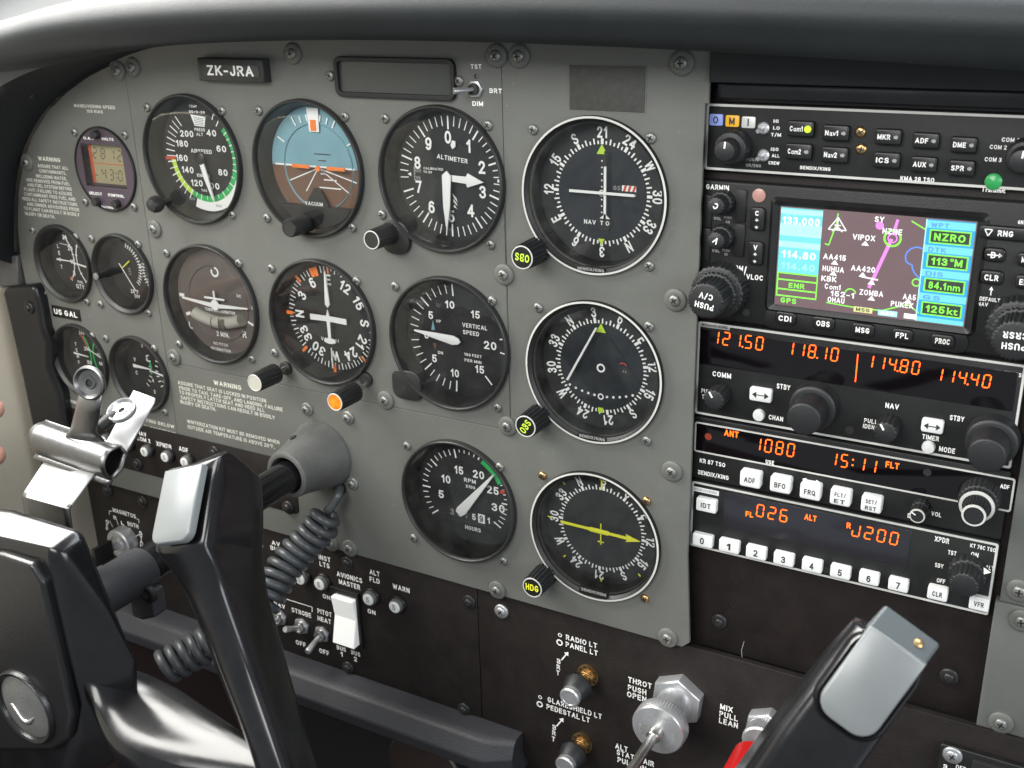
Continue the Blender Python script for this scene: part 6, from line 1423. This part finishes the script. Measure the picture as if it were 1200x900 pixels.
# ================================================================ bulldog clip on its bracket
WC = 178
t = thing('clip_bracket', 'bright folded metal bracket standing up from the left wheel hub under the bulldog clip', 'bracket', P3(70, 590, WC))
r0 = [P3(58, 533, WC-12), P3(118, 546, WC-12)]; r1 = [P3(29, 577, WC+12), P3(84, 592, WC+12)]
mk = lambda a, b: [tuple(x+(y-x)*i/8 for x, y in zip(a, b)) for i in range(9)]
A0, A1 = mk(*r0), mk(*r1); A2 = [(p[0]-.3, p[1]-1.6, p[2]+1.6) for p in A1]; A3 = [(p[0]-.5, p[1]-34, p[2]+3) for p in A1]
o = part(MB().grid([A0, A1], 'tape_white').grid([A1, A2, A3], 'clip_metal'), 'strap', t, angle=30)  # same metal throughout; top painted near white for the sky it reflects
s_ = o.modifiers.new('thickness', 'SOLIDIFY'); s_.thickness = .0012; s_.offset = 0
t2 = thing('bulldog_clip', 'steel bulldog clip with two ringed handles standing on the bracket over the left wheel', 'clip', P3(100, 500, WC-10))
WJ = WC-12
a = P3(48, 512, WJ); b = P3(137, 543, WJ); dv = (b[1]-a[1])/(b[0]-a[0])
def jaw(prof, n=16):
    rws = []
    for (dv_, dw_) in prof: rws.append([(a[0]+(b[0]-a[0])*i/n, a[1]+(b[1]-a[1])*i/n+dv_, WJ+dw_) for i in range(n+1)])
    return rws
pf = [(-9.6, 7.4), (-8.0, 5.2)]+[(8.4*sin(radians(x)), 1+7.4*cos(radians(x))) for x in range(-50, 96, 12)]+[(8.0, -5)]
o = part(MB().grid(jaw(pf), 'clip_metal'), 'jaw', t2, angle=40); sd = o.modifiers.new('thickness', 'SOLIDIFY'); sd.thickness = .001
pf2 = [(8.4, -5), (2, -8), (-5, -3), (-7.5, 3.2)]
o = part(MB().grid(jaw(pf2), 'clip_metal'), 'jaw', t2, angle=40); sd = o.modifiers.new('thickness', 'SOLIDIFY'); sd.thickness = .001
V3 = Vector
# front handle: curved neck and dished ring
def neck(pL, pR, m='clip_metal'):
    rws = []
    for (l, r) in zip(pL, pR):
        L, R_ = Vector(l), Vector(r); c = (L+R_)/2; rws.append([tuple(L+(R_-L)*k/6+Vector((0, 0, 1))*(1.6*(1-((k-3)/3)**2))) for k in range(7)])
    return MB().grid(rws, m)
nl = [P3(76, 512, WJ+4), P3(83, 500, WJ+4), P3(88, 480, WJ+6), P3(92, 462, WJ+7)]; nr_ = [P3(122, 518, WJ+3), P3(112, 506, WJ+4), P3(117, 484, WJ+6), P3(119, 462, WJ+7)]
o = part(neck(nl, nr_), 'handle', t2, angle=60); sd = o.modifiers.new('thickness', 'SOLIDIFY'); sd.thickness = .001
def ring(c, R_, tx, ty, par, m='clip_metal'):
    mb = MB(); mb.T = Matrix.Translation(c) @ Matrix.Rotation(ty, 4, 'Y') @ Matrix.Rotation(tx, 4, 'X')
    mb.lathe(0, 0, [(R_*.98, -2.0), (R_*1.04, -.8), (R_, .5), (R_*.90, .9), (R_*.82, .2), (R_*.74, -.8), (R_*.4, -1.2), (R_*.34, -.3), (R_*.24, -.3), (R_*.22, -1.4)], m, 48, cap=False)
    mb.lathe(0, 0, [(R_*.22, -2.4), (R_*.22, -1.3)], 'recess_dark', 20); return sub(mb, 'ring', par, t2, 35)
ring(P3(104, 449, WJ+8), 8.6, radians(-10), radians(16), o)
A_, B_, C_, D_ = V3(P3(116, 536, WJ-6)), V3(P3(139, 549, WJ-6)), V3(P3(183, 467, WJ-30)), V3(P3(158, 458, WJ-30))
mb = MB(); mb.T = frame_T((A_+C_)/2, B_-A_, D_-A_); Ti = mb.T.inverted(); lp = [Ti @ p for p in (A_, B_, C_, D_)]
q_ = [(p.x, p.y) for p in lp]; cc = [(q_[2][0]*.94+q_[1][0]*.06, q_[2][1]*.94+q_[1][1]*.06), (q_[2][0]*.93+q_[3][0]*.07, q_[2][1]*.985+q_[3][1]*.015)]
mb.prism([q_[0], q_[1], cc[0], cc[1], q_[3]], -.5, .5, 'alu', .2)
o = part(mb, 'handle', t2, angle=60)
ring(P3(142, 480, WJ-12), 7.8, radians(-62), radians(10), o, 'alu')
part(MB().tube([P3(118, 500, WJ-3), P3(128, 492, WJ-7), P3(136, 487, WJ-12)], [3.2, 3.6, 3.4], 'recess_dark', 10), 'spring', t2)
# ================================================================ coiled cord
t = thing('coiled_cord', 'black coiled cord hanging from the panel behind the left control wheel', 'cord', P3(397, 572, 0))
path = [P3(389, 600, 14), P3(372, 622, 22), P3(350, 645, 32), P3(330, 668, 44), P3(316, 695, 56), P3(298, 722, 70), P3(262, 745, 86), P3(225, 765, 102), P3(192, 783, 116)]
path = smooth_path(path, 3); path = [Vector(p) for p in resample(path, 420)]
L = sum((b_-a_).length for a_, b_ in zip(path, path[1:])); turns = L/7.0
pts = []; up = Vector((0, 1, 0)); tot = 0
for i, p in enumerate(path):
    tg = (path[min(i+1, 419)]-path[max(i-1, 0)]).normalized(); x = (up-tg*up.dot(tg)).normalized(); up = x; y = tg.cross(x)
    if i: tot += (p-path[i-1]).length
    an = 2*pi*turns*tot/L; r = 9.6*min(1, .25+i/28); pts.append(tuple(p+x*cos(an)*r+y*sin(an)*r))
pts = [P3(398, 571, -1), P3(398, 573, 5), P3(397, 580, 10)]+pts
pts = resample(pts, 900)
part(MB().tube(pts, 2.95, 'cord_rubber', 10), 'cord', t, angle=80)
q = P(398, 571, 0); part(MB().lathe(q[0], q[1], [(5.5, 0), (5.3, 1.5), (4, 2.2), (2.6, 2.6)], 'black_plastic', 28), 'grommet', t)
# ================================================================ right control wheel
yr = thing('control_wheel', 'glossy black right control wheel grip with a broad pale grey thumb pad', 'control wheel', P3(1010, 860, 190))
TL = P3(1020, 732, 200); TR = P3(1086, 778, 200); BL = P3(952, 826, 214); BR = P3(1012, 876, 214)
K1 = P3(1038, 708, 191); K2 = P3(1103, 755, 191)
V = Vector
ex_ = (V(TR)-V(TL)).normalized(); ey = (V(TL)-V(BL)).normalized(); en = ex_.cross(ey)
O_ = lambda p, a, b, c: tuple(V(p)+ex_*a+ey*b+en*c)
hd = [O_(TL, 0, 0, -.5), O_(TR, 0, 0, -.5), K1, K2, O_(BL, 0, 18, -.5), O_(BR, 0, 18, -.5), O_(K1, 0, -22, -8), O_(K2, 0, -22, -8), O_(TL, 0, -10, -16), O_(TR, 0, -10, -16)]
o = part(hull(hd, 'pad_side'), 'end_plate', yr); bevel(o, .8, 3, 18)
sc_k = tuple((V(K2)*.62+V(TR)*.30+V(TL)*.08)); 
mb = MB(); nrm = (V(K2)-V(TR)).cross(V(TL)-V(TR)).normalized()
if nrm[1] < 0: nrm = -nrm
q_ = nrm.to_track_quat('Z', 'Y').to_matrix().to_4x4(); q_.translation = V(O_(tuple(V(TR)*.5+V(K2)*.5), -5.5, 0, 0))+nrm*.4
mb.T = q_; mb.lathe(0, 0, [(1.7, -.5), (1.5, .1), (1.0, .4), (.01, .5)], 'brass', 20); part(mb, 'screw', yr)
body = []
for s_, wdl, wdr, dp, bow in ((-2, 3.5, 2.0, 20, 0), (-18, 4.6, 3.6, 26, 0), (-44, 5, 4, 32, 0), (-58, 4.5, 5, 38, 2), (-82, 3.5, 7, 44, 6), (-125, 4, 9, 46, 12), (-180, 6, 10, 46, 20)):
    l = O_(TL, -wdl, s_, 0); r = O_(TR, wdr, s_, 0)
    front = -2.4 - bow
    body.append([O_(l, 0, 0, front-5), O_(l, 3.5, 0, front), O_(r, -3.5, 0, front), O_(r, 0, 0, front-5), O_(r, 0, 0, front-dp+6), O_(r, -6, 0, front-dp), O_(l, 6, 0, front-dp), O_(l, 0, 0, front-dp+6)])
o = part(loft(body, 'yoke_gloss'), 'grip', yr, angle=80); bevel(o, 2.2, 3, 28)
pad(yr, O_(TL, 0, 0, -1), O_(TR, 0, 0, -1), O_(BL, 0, 0, -1), 6.5, th=1.6)
rim = MB(); rim.T = frame_T((V(TR)+V(BL))/2, ex_, ey); a_, b_ = (V(TR)-V(TL)).length, (V(TL)-V(BL)).length
n0 = rr(0, -1.4, a_+5.2, b_+2.2, 8.5, 6); n1 = rr(0, -.6, a_+1.2, b_+.6, 7, 6); k = len(n0)
vs = [(p[0], p[1], -5) for p in n0]+[(p[0], p[1], -1.6) for p in inset(n0, .5)]+[(p[0], p[1], -.6) for p in inset(n0, 1.4)]+[(p[0], p[1], -1.2) for p in n1]
rim.add(vs, [(r*k+i, r*k+(i+1) % k, (r+1)*k+(i+1) % k, (r+1)*k+i) for r in range(3) for i in range(k)], 'yoke_gloss', True); part(rim, 'pad_rim', yr, angle=60)
# ================================================================ pilot's hand at the left edge
def hand(tips, base):
    me = bpy.data.meshes.new('person'); vs = []; ed = []; rad = []
    def v(p, r): vs.append(W(*p)); rad.append(r*MM); return len(vs)-1
    bx = base
    el = v((bx[0]-150, bx[1]-60, bx[2]+160), 30); wr = v((bx[0]-55, bx[1]-20, bx[2]+60), 24); pm = v(bx, 26); ed += [(wr, el), (pm, wr)]
    for tp in tips:
        B_, T2 = Vector(bx), Vector(tp); prev = pm
        for k_, r in ((.42, 12), (.68, 9.5), (.88, 8.6), (1.0, 6.8)):
            p = B_+(T2-B_)*k_; p.y += 7*sin(pi*k_); i = v(tuple(p), r); ed.append((prev, i)); prev = i
    me.from_pydata(vs, ed, []); o = bpy.data.objects.new('person', me); COL.objects.link(o)
    sk = o.modifiers.new('skin', 'SKIN'); sk.use_smooth_shade = True
    for i, r in enumerate(rad): me.skin_vertices[0].data[i].radius = (r, r)
    me.skin_vertices[0].data[pm].use_root = True
    ss_ = o.modifiers.new('smooth', 'SUBSURF'); ss_.levels = 2; ss_.render_levels = 2
    me.materials.append(MATS['skin']); return o
WH = 150
tips = [P3(1, 478, WH), P3(3, 534, WH+4), P3(-10, 585, WH+8), P3(-30, 640, WH+10), P3(-30, 430, WH-10)]
b0 = P3(-250, 560, WH+20)
o = hand(tips, b0); tag(o, 'pilot\'s hand with two fingertips just entering the left edge beside the beige wall', 'person')
# ================================================================ tidy up
bpy.data.objects.remove(_fo); bpy.data.curves.remove(_fc)
for o in bpy.data.objects:
    if 'at' in o: del o['at']
